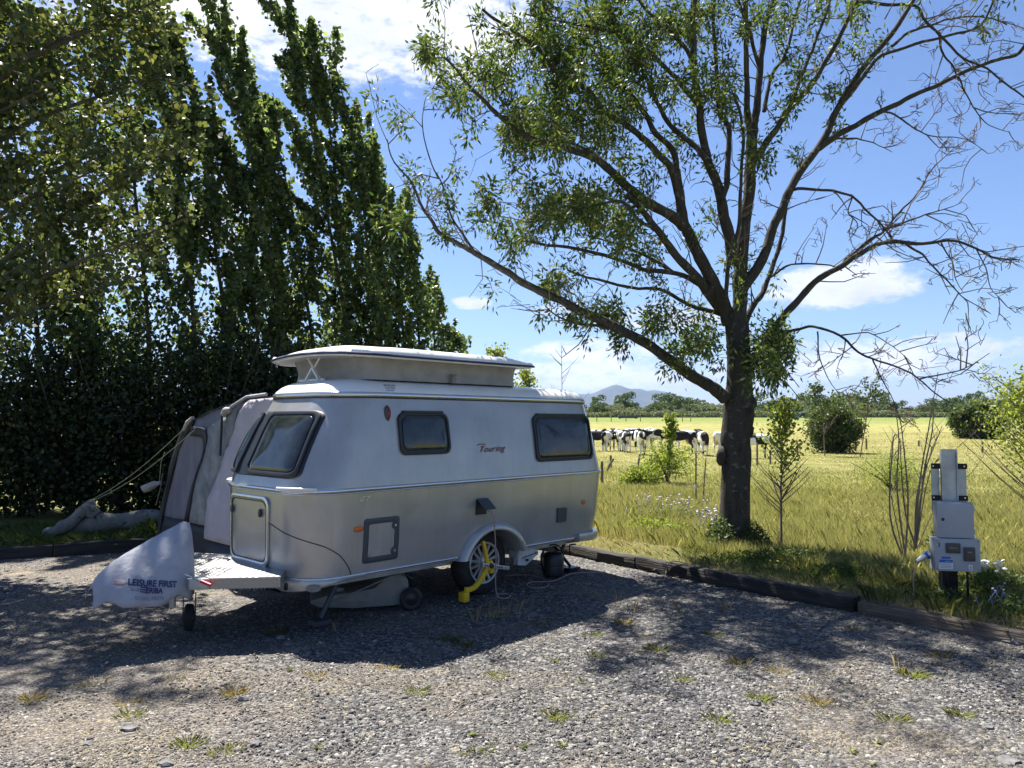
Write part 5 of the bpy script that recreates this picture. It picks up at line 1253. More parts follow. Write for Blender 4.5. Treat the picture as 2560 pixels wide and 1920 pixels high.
# ------------------------------------------------------------ meadow plants and saplings
def sapling(name, base_px, top_px, lean, n, lf, mat, label, crown, cat='sapling', low=.4, zb=None, spread=.35, nbr=26, stemr=.018, smat='twig', lance=False, Y=None):
    b = gpx(*base_px) if Y is None else Vector((py(base_px[0], base_px[1], Y).x, Y, ground_h(py(base_px[0], base_px[1], Y).x, Y)))
    t = py(top_px[0], top_px[1], b.y); e = empty(name, b, 0, label, cat)
    H = t.z-b.z; P = curve_pts([(0, 0, 0), ((t.x-b.x)*.4+lean, 0, H*.5), (t.x-b.x, .05, H)], 12)
    segs = [([Vector(v) for v in P], [stemr*(1-j/13)+.003 for j in range(12)])]; Cs = []
    for q in range(nbr):
        k = rng.uniform(low*.5, .98); p = np.array([np.interp(k, np.linspace(0, 1, 12), P[:, c]) for c in range(3)])
        a = rng.uniform(0, 6.28); L = spread*(1.25-k)*rng.uniform(.5, 1.3); d = np.array([math.cos(a), math.sin(a), .9])
        tp = curve_pts([p, p+d*L*.5, p+d*L*np.array([1, 1, 1.1])], 5); segs.append(([Vector(v) for v in tp], [.007*stemr/.018*(1-j/5)+.0018 for j in range(5)]))
        if k > low:
            m_ = int(n/nbr*1.6); tt = rng.uniform(.2, 1.1, m_); c = tp[0]+(tp[-1]-tp[0])*tt[:, None]+rng.normal(size=(m_, 3))*.07*max(1, spread*1.5); Cs.append(c)
    tubes_np(segs, 4).build('stem', M[smat], e, smooth=60)
    if Cs and n:
        V, F = leaves_lance(np.concatenate(Cs), lf, lf*.4) if lance else leaves_round(np.concatenate(Cs), lf); obj('foliage', arr_mesh('foliage', V, F), M[mat], e)
    return e
sapling('sapling', (1953, 1378), (1962, 1015), -.02, 950, .04, 'scrub', 'slender young tree with pale leaves between the ash and the hookup', None, low=.50, spread=.42, nbr=60, stemr=.018)
shrub('hawthorn_bush', gpx(1668, 1208)+Vector((0, 0, 0)), .95, .8, 1.3, 3000, .055, 'scrub', 'loose bright green bush left of the ash trunk', 'bush', zc=.5, power=.6)
sapling('sapling', (1672, 1215), (1678, 1040), .0, 700, .07, 'scrub', 'thin leafy shoot rising out of the bright green bush', None, low=.3, spread=.25, nbr=16)
shrub('low_bush', gpx(1590, 1215), .7, .5, .55, 2200, .055, 'scrub', 'low arching bramble bush beside the caravan rear', 'bush', zc=.5, power=.7)
shrub('thorn_bush', gpx(2085, 1132), 1.75, 1.5, 3.6, 16000, .12, 'dgreen', 'tall dark hawthorn in the field right of the slender young tree', 'bush', zc=.48, power=.42)
sapling('sapling', (2062, 1140), (2044, 955), .1, 700, .12, 'dgreen', 'ragged shoots at the left of the tall dark hawthorn', None, low=.5, spread=1.2, nbr=20, stemr=.04)
sapling('sapling', (2150, 1145), (2180, 955), .1, 500, .12, 'dgreen', 'ragged shoots at the right of the tall dark hawthorn', None, low=.5, spread=1.4, nbr=18, stemr=.04)
sapling('willow_sapling', (1240, 1150), (1243, 862), 0, 1500, .05, 'scrub', 'leafy sapling whose tip shows above the raised roof', None, low=.4, spread=.5, nbr=40, Y=16)
sapling('willow_sapling', (1325, 1150), (1310, 920), 0, 1400, .05, 'scrub', 'leafy sapling behind the roof just left of the dead one', None, low=.4, spread=.45, nbr=36, Y=16)
sapling('dead_sapling', (1408, 1180), (1404, 868), 0, 0, .05, 'scrub', 'leafless dead sapling rising above the caravan rear roof', None, low=1.0, spread=.7, nbr=14, stemr=.014, smat='deadstem', Y=15)
shrub('field_scrub', gpx(2235, 1232), 1.25, .8, 1.1, 4200, .07, 'scrub', 'straggly green scrub behind the bare coppice stems', 'bush', zc=.5, power=.8, lance=True)
# coppiced bare stems left of the hookup
def coppice():
    b = gpx(2270, 1412); e = empty('coppice_shoots', b, 0, 'clump of tall bare shoots left of the electric hookup', 'shrub'); segs = []
    T = [((2262, 1405), (2225, 1290), (2232, 1110), (2240, 1085)), ((2266, 1410), (2243, 1230), (2247, 1100), (2238, 1020)), ((2262, 1400), (2270, 1250), (2258, 1110), (2250, 1040)),
         ((2290, 1370), (2265, 1290), (2255, 1200), (2250, 1095)), ((2285, 1375), (2300, 1200), (2320, 1080), (2345, 930)), ((2290, 1370), (2310, 1180), (2330, 1080), (2335, 1000)),
         ((2288, 1372), (2292, 1240), (2322, 1150), (2355, 1065)), ((2262, 1405), (2225, 1220), (2228, 1120), (2235, 1100)), ((2285, 1380), (2300, 1250), (2330, 1120), (2360, 1070)), ((2290, 1372), (2325, 1180), (2380, 1130), (2440, 1080)), ((2292, 1372), (2345, 1260), (2430, 1180), (2470, 1120))]
    for k, P in enumerate(T):
        Y = b.y+.15*math.sin(k*2); Q = smoothpts([py(x, y, Y)-b for x, y in P], 4); r = .012 if k < 7 else .006
        segs.append((Q, [r*(1-i/(len(Q)+3))+.0015 for i in range(len(Q))]))
        for q in range(7):
            i = rng.integers(4, len(Q)-1); p = Q[i]; segs.append(([p, p+Vector((rng.uniform(-.18, .18), rng.uniform(-.1, .1), rng.uniform(.08, .22)))], [.004, .0015]))
    tubes_np(segs, 5).build('stems', M['deadstem'], e, smooth=60)
coppice()
sapling('ash_sapling', (2620, 1350), (2535, 960), .0, 2600, .07, 'scrub', 'young ash leaning into the right edge of the photo', None, low=.3, spread=.95, nbr=60, stemr=.02, lance=True, Y=11.5)
sapling('ash_sapling', (2700, 1350), (2590, 1000), .0, 2600, .07, 'scrub', 'bushy young ash at the far right edge', None, low=.2, spread=1.0, nbr=60, stemr=.02, lance=True, Y=11.0)
shrub('field_bush', (gpx(2450, 1096)), 3.2, 2.6, 4.3, 16000, .2, 'dgreen', 'round olive bush standing alone in the field at the right', 'bush', zc=.45, power=.42)
# tall stakes
def post(px, top, bot, w_, label, mat='post', lean=0, Y=None, group='old fence posts in the meadow', name='fence_post', tubes=None):
    b = gpx(px, bot) if Y is None else Vector((py(px, bot, Y).x, Y, ground_h(py(px, bot, Y).x, Y)))
    t = py(px+lean, top, b.y); r = w_/2*b.y/FPX
    m = MB(); m.tube([Vector((0, 0, -.2)), Vector(((t.x-b.x)*.5, .01, (t.z-b.z)*.5)), Vector((t.x-b.x, 0, t.z-b.z))], [r*1.05, r, r*.95], 8)
    o = m.build(name, M[mat], None, smooth=40); o.location = b; tag(o, label, 'fence post' if name == 'fence_post' else 'stake', group)
post(1505, 1153, 1212, 7, 'upright dark fence post touching the caravan rear edge'); post(1512, 1147, 1180, 6, 'fence post leaning hard to the right beside the caravan rear', lean=22)
post(1527, 1138, 1172, 6, 'fence post behind the leaning one near the caravan'); post(1592, 1136, 1177, 6, 'tilted fence post between the caravan and the bright bush', lean=8)
post(1612, 1150, 1170, 6, 'leaning post half hidden by the bright green bush', lean=10)
post(1740, 1131, 1262, 4, 'thin weathered stake left of the ash trunk', 'post', name='stake', group=None); post(1757, 1145, 1255, 3, 'thin bare cane beside the weathered stake', 'twig', lean=8, name='stake', group=None)
post(1893, 1107, 1163, 5, 'fence post in front of the grazing cow'); post(1926, 1125, 1160, 5, 'fence post right of the grazing cow muzzle'); post(1994, 1107, 1140, 5, 'fence post left of the dark hawthorn')
for x, a, b in ((2112, 1100, 1124), (2139, 1090, 1128), (2166, 1096, 1124), (2297, 1101, 1116), (2456, 1104, 1132)): post(x, a, b, 5, 'short fence post in the open field right of the dark hawthorn', group='field fence posts right of the hawthorn')
for x in (1492, 1528, 1565, 1601, 1706, 1727, 2160): post(x, 1042, 1054, 2.0, 'distant post of the far field fence', group='far field fence posts')
for k, (x, y) in enumerate(((1738, 1218), (1738, 1258))):
    b = gpx(1740, 1262); p = py(x, y, b.y-.05); m = MB(); m.box((-.02, -.003, -.05), (.02, .003, .05), Matrix.Rotation(R(12), 4, 'Y')); o = m.build('paper_tag', M['wht'], None, bevel=.001); o.location = p
    tag(o, ('white paper tag high on the thin weathered stake', 'white paper tag low on the thin weathered stake')[k], 'tag')

# far trees: a few crowns, copied
def far_tree(seed, rx, h, mat, n=1900, lf=.5):
    e = bpy.data.objects.new('field_tree', None); C.objects.link(e)
    MB().tube([(0, 0, -.5), (0, 0, h*.6)], [.3, .12], 6).build('trunk', M['bark2'], e, smooth=60)
    nc = 26; cc = unit(nc)*(rng.uniform(.3, 1, (nc, 1))**.5)*np.array([rx, rx, h*.42])+np.array([0, 0, h*.52]); cc[:, 2] = np.maximum(cc[:, 2], .6)
    idx = rng.integers(0, nc, n); P = cc[idx]+unit(n, (0, 0, .35))*rng.uniform(.55, 1, (n, 1))*np.array([rx*.36, rx*.36, h*.15]); P = P[P[:, 2] > .1]
    V, F = leaves_round(P, lf, (0, -.3, .6)); obj('crown', arr_mesh('crown', V, F), M[mat], e); return e
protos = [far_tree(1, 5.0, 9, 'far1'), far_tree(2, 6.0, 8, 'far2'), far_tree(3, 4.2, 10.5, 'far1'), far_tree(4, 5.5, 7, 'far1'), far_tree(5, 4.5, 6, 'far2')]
used = [False]*5
def put_far(i, x, y, s, sz, label, group, z=None):
    o = protos[i] if not used[i] else copy_tree(protos[i]); used[i] = True; sz *= .82
    o.location = (x, y, ground_h(x, y)-.3 if z is None else z); o.scale = (s, s, s*sz); o.rotation_euler = (0, 0, rng.uniform(0, 6.28)); tag(o, label, 'tree', group)
for r_, (Y, cnt, s) in enumerate(((268, 30, .62), (285, 32, .95), (310, 30, 1.12))):
    for k in range(cnt):
        px = 1400+(2700-1400)*(k+rng.uniform(-.3, .3))/cnt; p = py(px, 1040, Y)
        i = int(rng.choice([1, 4, 3] if r_ == 0 else [0, 2, 3, 1], p=None)); hs = 1.0
        if r_ == 2: hs = 1.0+.25*math.sin(px*.013)
        if r_ == 0: hs = .8
        put_far(i, p.x, Y+rng.uniform(-6, 6), s*rng.uniform(.65, 1.12), hs*rng.uniform(.8, 1.15), ('low scrubby tree at the front of the far tree belt', 'bushy tree within the far tree belt', 'taller tree at the back of the far tree belt')[r_], ('low trees of the far belt', 'middle trees of the far belt', 'back trees of the far belt')[r_])
for px, Y, s in ((2420, 420, 1.15), (2450, 420, 1.25), (2330, 430, 1.1), (2150, 430, 1.05), (2010, 430, 1.2), (2070, 430, 1.1), (2200, 450, 1.4), (2540, 430, 1.3), (1900, 420, 1.2), (1650, 430, 1.15), (1720, 440, 1.1), (1560, 430, 1.2)):
    p = py(px, 1030, Y); put_far(2 if s > 1.12 else 0, p.x, Y, s*1.25, 1.1, 'distant dark tree standing up behind the far tree belt', 'distant trees on the rise')
# dense low scrub in front of the belt
def scrub_band():
    n = 26000; px = rng.uniform(1380, 2700, n); Y = rng.uniform(258, 264, n); X = (px-1280)/FPX*Y
    h = 1.2+1.3*(np.sin(px*.021)+np.sin(px*.057+1)+2)/4; z = 2.3+rng.uniform(0, 1, n)*h
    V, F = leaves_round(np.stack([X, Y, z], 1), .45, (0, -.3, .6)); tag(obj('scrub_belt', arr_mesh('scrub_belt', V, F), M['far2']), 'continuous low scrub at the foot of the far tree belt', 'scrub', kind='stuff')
scrub_band()
# farm shed glimpsed among the far trees
def shed():
    p = py(2010, 1035, 255); e = empty('farm_shed', (p.x, 255, 2.2), R(4), 'low pale farm shed with arched opening beyond the field', 'shed')
    m = MB(); m.box((-4, 0, 0), (4, 5, 2.0)); m.build('wall', M['water'], e); m = MB(); m.prism([(-4.3, 2.0), (4.3, 2.0), (4.1, 2.5), (-4.1, 2.5)], (-.2, 5.2)); m.build('roof', M['galv'], e)
    m = MB(); m.prism([(-1.2, .0), (1.2, .0), (1.2, 1.2), (.7, 1.6), (-.7, 1.6), (-1.2, 1.2)], (-.06, -.01)); m.build('doorway', M['black_plastic'], e)
shed()
p = py(1570, 1044, 235); e = empty('water_trough', (p.x, 235, ground_h(p.x, 235)), 0, 'dark water trough out in the far pasture', 'trough')
m = MB(); m.box((-3, -.8, .15), (3, .8, 1.0)); m.build('tub', M['plastic_dark'], e, bevel=.1); m = MB(); m.box((-2.6, -.7, 0), (-2.2, .7, .15)); m.box((2.2, -.7, 0), (2.6, .7, .15)); m.build('foot', M['post'], e)

# ------------------------------------------------------------ cows
def cow_mesh(graze, seed):
    # x forward, z up; joints: [pos, rx, ry]
    J = []; E = []
    def j(p, r, r2=None): J.append((p, r, r2 or r)); return len(J)-1
    pel = j((-.62, 0, 1.14), .25, .26); mid = j((-.1, 0, 1.06), .33, .34); ch = j((.45, 0, 1.05), .30, .31); sh = j((.72, 0, 1.10), .21, .24)
    E += [(pel, mid), (mid, ch), (ch, sh)]
    rump = j((-.86, 0, 1.20), .17, .2); E.append((pel, rump))
    if graze: n1 = j((.98, 0, .88), .15); n2 = j((1.18, 0, .55), .12); hd = j((1.26, 0, .32), .115); mz = j((1.38, 0, .12), .08)
    else: n1 = j((1.0, 0, 1.22), .15); n2 = j((1.22, 0, 1.34), .125); hd = j((1.40, .02, 1.36), .125); mz = j((1.66, .03, 1.20), .075)
    E += [(sh, n1), (n1, n2), (n2, hd), (hd, mz)]
    for s in (-1, 1):
        ear = j((J[hd][0][0]-.03, s*.12, J[hd][0][2]+.07), .035); e2 = j((J[hd][0][0]-.05, s*.26, J[hd][0][2]+.05), .028); E += [(hd, ear), (ear, e2)]
        a = j((-.66, s*.16, .92), .17); b = j((-.56, s*.17, .66), .10); c = j((-.76, s*.16, .46), .062); d = j((-.72, s*.15, .14), .045); f = j((-.69, s*.15, .03), .058)
        E += [(pel, a), (a, b), (b, c), (c, d), (d, f)]
        a = j((.55, s*.15, .84), .14); b = j((.56, s*.15, .62), .085); c = j((.58, s*.14, .38), .055); d = j((.57, s*.14, .12), .042); f = j((.59, s*.14, .03), .055)
        E += [(ch, a), (a, b), (b, c), (c, d), (d, f)]
    t1 = j((-1.02, 0, 1.22), .035); t2 = j((-1.08, .02, .9), .024); t3 = j((-1.06, .02, .6), .02); t4 = j((-1.06, .03, .42), .045); E += [(rump, t1), (t1, t2), (t2, t3), (t3, t4)]
    me = bpy.data.meshes.new('cow'); me.from_pydata([p for p, *_ in J], E, [])
    o = bpy.data.objects.new('c', me); C.objects.link(o); md = o.modifiers.new('s', 'SKIN'); md.use_smooth_shade = True
    for i, (p, a, b) in enumerate(J): me.skin_vertices[0].data[i].radius = (a, b)
    me.skin_vertices[0].data[0].use_root = True
    md2 = o.modifiers.new('u', 'SUBSURF'); md2.levels = 2; md2.render_levels = 2
    bpy.context.view_layer.update(); r = bpy.data.meshes.new_from_object(o.evaluated_get(bpy.context.evaluated_depsgraph_get())); bpy.data.objects.remove(o)
    for v in r.vertices: v.co.z *= 1.0; v.co.y *= .92
    r.materials.clear(); r.materials.append(M['cow']); r.polygons.foreach_set('use_smooth', [True]*len(r.polygons)); return r
CM = [cow_mesh(False, 1), cow_mesh(True, 2)]
ud = MB(); ud.lathe([(.02, .56), (.10, .58), (.16, .68), (.17, .80), (.1, .86)], 14, Matrix.Translation((-.5, 0, 0))); 
for s in (-1, 1):
    for x in (-.57, -.44): ud.tube([(x, s*.07, .62), (x, s*.075, .52)], [.022, .014], 6)
ud = ud.mesh(); smooth_angle(ud, 70)
cows = [ # px, feet py, height px, heading deg (0 = facing right), pose, label
 (1493, 1124, 50, 20, 0, 'black and white cow nearest the caravan, standing side on'), (1522, 1121, 50, 60, 0, 'mostly black cow partly behind the one nearest the caravan'),
 (1545, 1118, 50, 95, 0, 'cow turned away, third from the caravan in the herd'), (1562, 1120, 52, 100, 0, 'white-rumped cow seen from behind with black shoulders'),
 (1583, 1117, 50, 200, 0, 'cow facing left behind the one seen from behind'), (1600, 1128, 56, 92, 0, 'cow seen squarely from behind at the front of the herd'),
 (1617, 1116, 48, 60, 0, 'dark cow mostly hidden behind the front rear-on cow'), (1650, 1124, 50, 185, 0, 'cow standing side on with black shoulders facing left'),
 (1672, 1117, 46, 175, 0, 'cow half hidden behind the side on black-shouldered cow'), (1700, 1124, 53, 178, 0, 'large mostly white cow side on left of the ash trunk'),
 (1738, 1124, 50, 70, 0, 'dark cow angled away beside the large white one'), (1757, 1136, 57, 85, 0, 'pale cow seen from behind just left of the ash trunk'),
 (1800, 1131, 54, 60, 0, 'white cow with black patch emerging behind the ash trunk'), (1885, 1154, 62, -20, 1, 'spotted cow grazing to the right of the ash trunk'),
 (1505, 1108, 42, 10, 0, 'pale-backed cow at the back of the herd by the caravan'), (1552, 1106, 43, 190, 0, 'black cow looking over the back of the herd'), (1588, 1107, 42, 20, 0, 'white-backed cow in the rear rank of the herd')]
for k, (px, fy, hp, hd, g, lb) in enumerate(cows):
    Y = 1.44*FPX/hp; p = py(px, fy, Y); zt = ground_h(p.x, Y)
    e = empty('cow', (p.x, Y, zt), R(hd), lb, 'cow', 'herd of cows in the field')
    b = obj('body', CM[g], None, e); b.location = (0, 0, 0)
    obj('udder', ud, M['hide2'], e)
    s = random.uniform(1.02, 1.12); e.scale = (s, s, s)

# ------------------------------------------------------------ electric hookup
def hookup():
    b = gz(2372, 1500); b = Vector((3.95, 6.98, .06)); yaw = R(-12)
    e = empty('electric_hookup', b, yaw, 'grey electric hookup cabinets on a post at pitch three', 'hookup post')
    m = MB(); m.box((-.075, .05, -.15), (.075, .17, .70)); m.build('post', M['timber'], e, bevel=.006)
    m = MB(); # channel upright
    m.box((-.072, -.0, .30), (.072, .012, 1.37)); m.box((-.078, -.02, .30), (-.068, .03, 1.37)); m.box((.068, -.02, .30), (.078, .03, 1.37)); m.build('upright_channel', M['galv'], e)
    m = MB(); m.box((-.16, .035, .80), (-.085, .048, 1.24)); m.box((.085, .035, .80), (.175, .048, 1.24)); m.build('back_panel', M['galv'], e)
    m = MB(); m.box((-.165, .015, 1.19), (-.082, .034, 1.24)); m.box((.082, .015, 1.19), (.18, .034, 1.24)); m.box((-.165, .015, .905), (-.082, .034, .95)); m.box((.082, .015, .905), (.18, .034, .95)); m.build('cross_bracket', M['timber'], e)
    m = MB(); m.box((-.175, -.16, .597), (.165, -.03, .905)); bx = m.build('upper_cabinet', M['grp'], e, bevel=.008)
    m = MB(); m.box((-.178, -.172, .594), (.168, -.1605, .90)); m.build('door', M['grp'], bx, bevel=.006)
    m = MB(); m.lathe([(.014, 0), (.014, .008), (.006, .010), (.001, .010)], 16, Matrix.Translation((-.125, -.172, .755)) @ Matrix.Rotation(R(90), 4, 'X')); m.build('lock', M['black_plastic'], bx, smooth=40)
    m = MB(); m.box((-.215, -.20, .305), (.21, -.02, .588)); lw = m.build('lower_cabinet', M['grp'], e, bevel=.008)
    for x0, x1, z0, z1 in ((-.115, .02, .465, .552), (.05, .155, .40, .52)):
        m = MB(); m.box((x0, -.222, z0), (x1, -.2015, z1)); c = m.build('breaker_window', M['plastic_dark'], lw, bevel=.006)
        m = MB(); m.box((x0+.016, -.2255, z0+.018), (x1-.016, -.2225, z1-.018)); m.build('pane', M['glass'], c)
        m = MB(); m.box((x0+.03, -.2275, z1-.045), (x1-.03, -.226, z1-.035)); m.build('label_strip', M['plastic_grey'], c)
    m = MB(); m.box((-.18, -.2035, .325), (-.05, -.2012, .41)); s1 = m.build('sticker', M['sticker'], lw)
    m = MB(); m.box((-.178, -.2050, .38), (-.052, -.2037, .408)); m.box((-.155, -.2050, .412), (-.072, -.2015, .432)); m.build('print', M['stblue'], s1)
    m = MB()
    for k in range(4): m.box((-.17, -.2048, .368-.011*k), (-.06-.01*(k % 2), -.2037, .372-.011*k))
    m.build('print', M['pinkp'], s1)
    def fr(x, y, ox, oz, yy=-.2056): return Vector((ox+x, yy, oz+y))
    bm = text_mesh('electric', .016); put_text('lettering', bm, lambda x, y: fr(x, y, -.118, .387), M['sticker'], s1)
    bm = text_mesh('3', .055, 0, .001); put_text('lettering', bm, lambda x, y: fr(x, y, -.190, .515, -.2015), M['black_plastic'], lw)
    m = MB(); m.box((.095, -.2035, .315), (.13, -.2012, .368)); s2 = m.build('sticker', M['sticker'], lw)
    m = MB(); m.add([(.10, -.2045, .34), (.125, -.2045, .34), (.1125, -.2045, .363)], [(0, 1, 2)]); m.build('warning_sign', M['yellow'], s2)
    m = MB(); m.add([(.112, -.2052, .344), (.114, -.2052, .35), (.111, -.2052, .35), (.113, -.2052, .357)], [(0, 1, 3, 2)]); m.box((.101, -.2048, .322), (.124, -.2037, .326)); m.box((.101, -.2048, .330), (.124, -.2037, .333)); m.build('print', M['black_plastic'], s2)
    for x in (-.10, -.08, .115): 
        m = MB(); m.tube([(x, -.10, .31), (x+.005, -.09, .08), (x+.01, -.02, -.05)], .012, 8); m.build('conduit', M['black_plastic'], e, smooth=50)
    m = MB()
    for z in (.65, .85): m.tube([(.172, -.165, z-.02), (.172, -.165, z+.02)], .006, 8)
    m.build('hinge', M['galv'], bx, smooth=40)
    for x, z in ((-.195, .325), (.19, .325), (-.195, .57), (.19, .57)):
        m = MB(); m.lathe([(.007, 0), (.006, .003), (.001, .004)], 10, Matrix.Translation((x, -.20, z)) @ Matrix.Rotation(R(90), 4, 'X')); m.build('screw', M['plastic_grey'], lw, smooth=40)
    for x, z in ((-.15, 1.215), (.15, 1.215), (-.15, .93), (.15, .93)):
        m = MB(); m.lathe([(.009, 0), (.008, .005), (.001, .006)], 6, Matrix.Translation((x, .015, z)) @ Matrix.Rotation(R(90), 4, 'X')); m.build('bolt', M['trim'], e)
    e.scale = (.86, .86, 1)
    return b, yaw
hb, hyaw = hookup()
MH = Matrix.Translation(hb) @ Matrix.Rotation(hyaw, 4, 'Z')
e = empty('mains_plug', MH @ Vector((-.20, -.08, .44)), hyaw, 'blue and white mains plug in the left side of the hookup cabinet', 'plug')
m = MB(); m.lathe([(.034, 0), (.034, .03), (.03, .035), (.026, .09), (.014, .13), (.001, .13)], 16, Matrix.Rotation(R(-125), 4, 'Y')); m.build('connector', M['ghost'], e, smooth=40)
m = MB(); m.lathe([(.037, 0), (.037, .022), (.034, .022)], 16, Matrix.Rotation(R(-125), 4, 'Y') @ Matrix.Translation((0, 0, .02))); m.build('collar', M['stblue'], e, smooth=40)
P = [MH @ Vector(v) for v in ((-.30, -.08, .37), (-.34, -.08, .22), (-.34, -.06, .06), (-.42, -.05, -.0), (-.7, -.1, .0))]
tag(MB().tube(smoothpts(P), .006, 6).build('mains_cable', M['cable'], None, smooth=60), 'buff cable dropping from the hookup plug into the grass', 'cable')

# ------------------------------------------------------------ grasses
def blades(name, n, samp, hfun, wfun, mat, label, lean=.35):
    X, Y = samp(n); n = len(X); Z = np.array([ground_h(x, y) for x, y in zip(X, Y)]); D = np.hypot(X, Y)
    h = hfun(D)*rng.uniform(.5, 1.3, n)*(.7+.6*np.array([noise.noise(Vector((x*.5, y*.5, 0)))+.5 for x, y in zip(X, Y)])); wd = wfun(D)*rng.uniform(.6, 1.3, n)
    a = rng.uniform(0, np.pi, n); lx = rng.normal(-.12, lean, n)*h; ly = rng.normal(0, lean, n)*h
    B = np.stack([X, Y, Z-.01], 1); S = np.stack([np.cos(a)*wd, np.sin(a)*wd, 0*a], 1)
    Mi = B+np.stack([lx*.35, ly*.35, h*.6], 1); T = B+np.stack([lx, ly, h], 1)
    V = np.stack([B-S, B+S, Mi+S*.7, T, Mi-S*.7], 1).reshape(-1, 3)
    tag(obj(name, arr_mesh(name, V, np.arange(n*5).reshape(n, 5)), M[mat]), label, 'grass', kind='stuff')
def dAf(X, Y): return (X-.72)*.777+(Y-9.66)*.63
def dBf(X, Y): return -(X+6.19)*.407+(Y-9.38)*.913
def samp_r(y0, y1, lo=.2, hi=1e9, px0=1180, px1=2640):
    def f(n):
        Y = y0*(y1/y0)**rng.uniform(0, 1, n); X = (rng.uniform(px0, px1, n)-1280)/FPX*Y
        k = (dAf(X, Y) > lo) & (dAf(X, Y) < hi); k &= ~((X < 3.25) & (X > 2.7) & (abs(Y-AY) < .25)); return X[k], Y[k]
    return f
blades('meadow_grass', 260000, samp_r(6, 22, 1.2), lambda D: .17+0*D, lambda D: .0010+.00013*D, 'dry', 'tall seeding meadow grass beyond the sleepers', .27)
blades('meadow_grass', 150000, samp_r(20, 110, 1.2), lambda D: np.where(D < 34, .13, .06), lambda D: .001+.00026*D, 'dry', 'paler meadow grass further out in the field', .5)
blades('bank_grass', 90000, samp_r(5, 14, .13, 1.5), lambda D: .06+0*D, lambda D: .0016+0*D, 'straw', 'short bleached turf on the bank behind the sleepers', .8)
blades('bank_grass', 60000, samp_r(5, 14, .3, 1.9, 1700, 2640), lambda D: .10+0*D, lambda D: .0018+0*D, 'green', 'green grass on the bank around the ash and hookup', .6)
def samp_l(n):
    Y = rng.uniform(9, 12.5, n); X = rng.uniform(-9, -1, n); k = (dBf(X, Y) > .16) & (dBf(X, Y) < 2.4); return X[k], Y[k]
blades('bank_grass', 45000, samp_l, lambda D: .12+0*D, lambda D: .0025+0*D, 'green', 'shaded green grass around the fallen log', .7)
# nettles / ground ivy and flowers
def patch_leaves(name, px, py_, sx, n, h, lf, mat, label, cat, group=None, sy=None, flower=None, nf=0, fs=.02):
    b = gpx(px, py_); e = empty(name, b, 0, label, cat, group); sy = sy or sx
    P = np.stack([rng.normal(0, sx*.5, n), rng.normal(0, sy*.5, n), rng.uniform(0, 1, n)**.8*h], 1); P[:, 2] *= np.exp(-(P[:, 0]/sx)**2-(P[:, 1]/sy)**2)
    V, F = leaves_lance(P, lf, lf*.5) ; obj('leaves', arr_mesh('leaves', V, F), M[mat], e)
    if nf:
        m = MB(); m.tube([(0, 0, -.25), (0, 0, 0)], .002, 4, False); m.lathe([(fs*.35, -.3*fs), (fs, 0), (fs*.6, .3*fs), (.001, .4*fs)], 8, Matrix.Rotation(.4, 4, 'X')); me = m.mesh('flower'); me.materials.append(M[flower])
        for k in range(nf):
            o = bpy.data.objects.new('flower', me); C.objects.link(o); o.parent = e
            o.location = (rng.normal(0, sx*.45), rng.normal(0, sy*.45), max(.12, h*rng.uniform(.75, 1.25))); o.rotation_euler = (rng.normal(0, .25), rng.normal(0, .25), rng.uniform(0, 6)); q = rng.uniform(.7, 1.2); o.scale = (q, q, 1)
    return e
patch_leaves('nettle_patch', 1625, 1335, .75, 2600, .22, .055, 'scrub', 'bright green nettle patch between the caravan and the ash', 'plants', sy=.4)
patch_leaves('ivy_clump', 1800, 1372, .22, 1000, .42, .05, 'dgreen', 'ivy clump at the left foot of the ash trunk', 'ivy')
patch_leaves('ivy_clump', 1885, 1376, .22, 900, .38, .05, 'dgreen', 'ivy clump at the right foot of the ash trunk', 'ivy')
patch_leaves('ground_ivy', 1960, 1408, .9, 3200, .16, .045, 'green', 'dark ground ivy spreading in the shade right of the ash', 'ivy', sy=.35)
patch_leaves('ground_ivy', 2180, 1440, .9, 3000, .14, .045, 'green', 'dark ground ivy spreading towards the hookup post', 'ivy', sy=.35)
patch_leaves('weed_clump', 2490, 1490, .6, 2400, .22, .05, 'green', 'green weeds right of the hookup post', 'plants', sy=.4)
patch_leaves('weed_clump', 2368, 1505, .18, 400, .12, .05, 'dgreen', 'dark weeds around the foot of the hookup post', 'plants')
patch_leaves('thistle_patch', 1668, 1300, .9, 1500, .35, .04, 'weed', 'thistles with mauve heads behind the nettle patch', 'plants', sy=.5, flower='mauve', nf=46, fs=.02)
patch_leaves('thistle_patch', 1783, 1345, .28, 500, .34, .04, 'weed', 'mauve flowering thistles left of the ash trunk base', 'plants', flower='mauve', nf=26, fs=.02)
patch_leaves('thistle_patch', 2545, 1540, .35, 500, .2, .04, 'green', 'mauve flowers in the shade at the right edge', 'plants', flower='mauve', nf=16, fs=.010)
patch_leaves('daisy_clump', 2455, 1462, .30, 500, .2, .04, 'weed', 'white ox-eye daisies right of the hookup cabinet', 'flowers', flower='wht', nf=26, fs=.028)
patch_leaves('dock_plant', 2355, 1385, .25, 500, .3, .07, 'dgreen', 'dark leafy dock just left of the lower cabinet', 'plants')
patch_leaves('weed_clump', 375, 1345, .3, 1200, .25, .06, 'green', 'leafy weeds at the right end of the fallen log', 'plants')
patch_leaves('dry_sorrel', 2150, 1310, .5, 500, .6, .03, 'straw', 'rusty dry sorrel stalks in the meadow behind the ivy', 'plants', sy=.4)

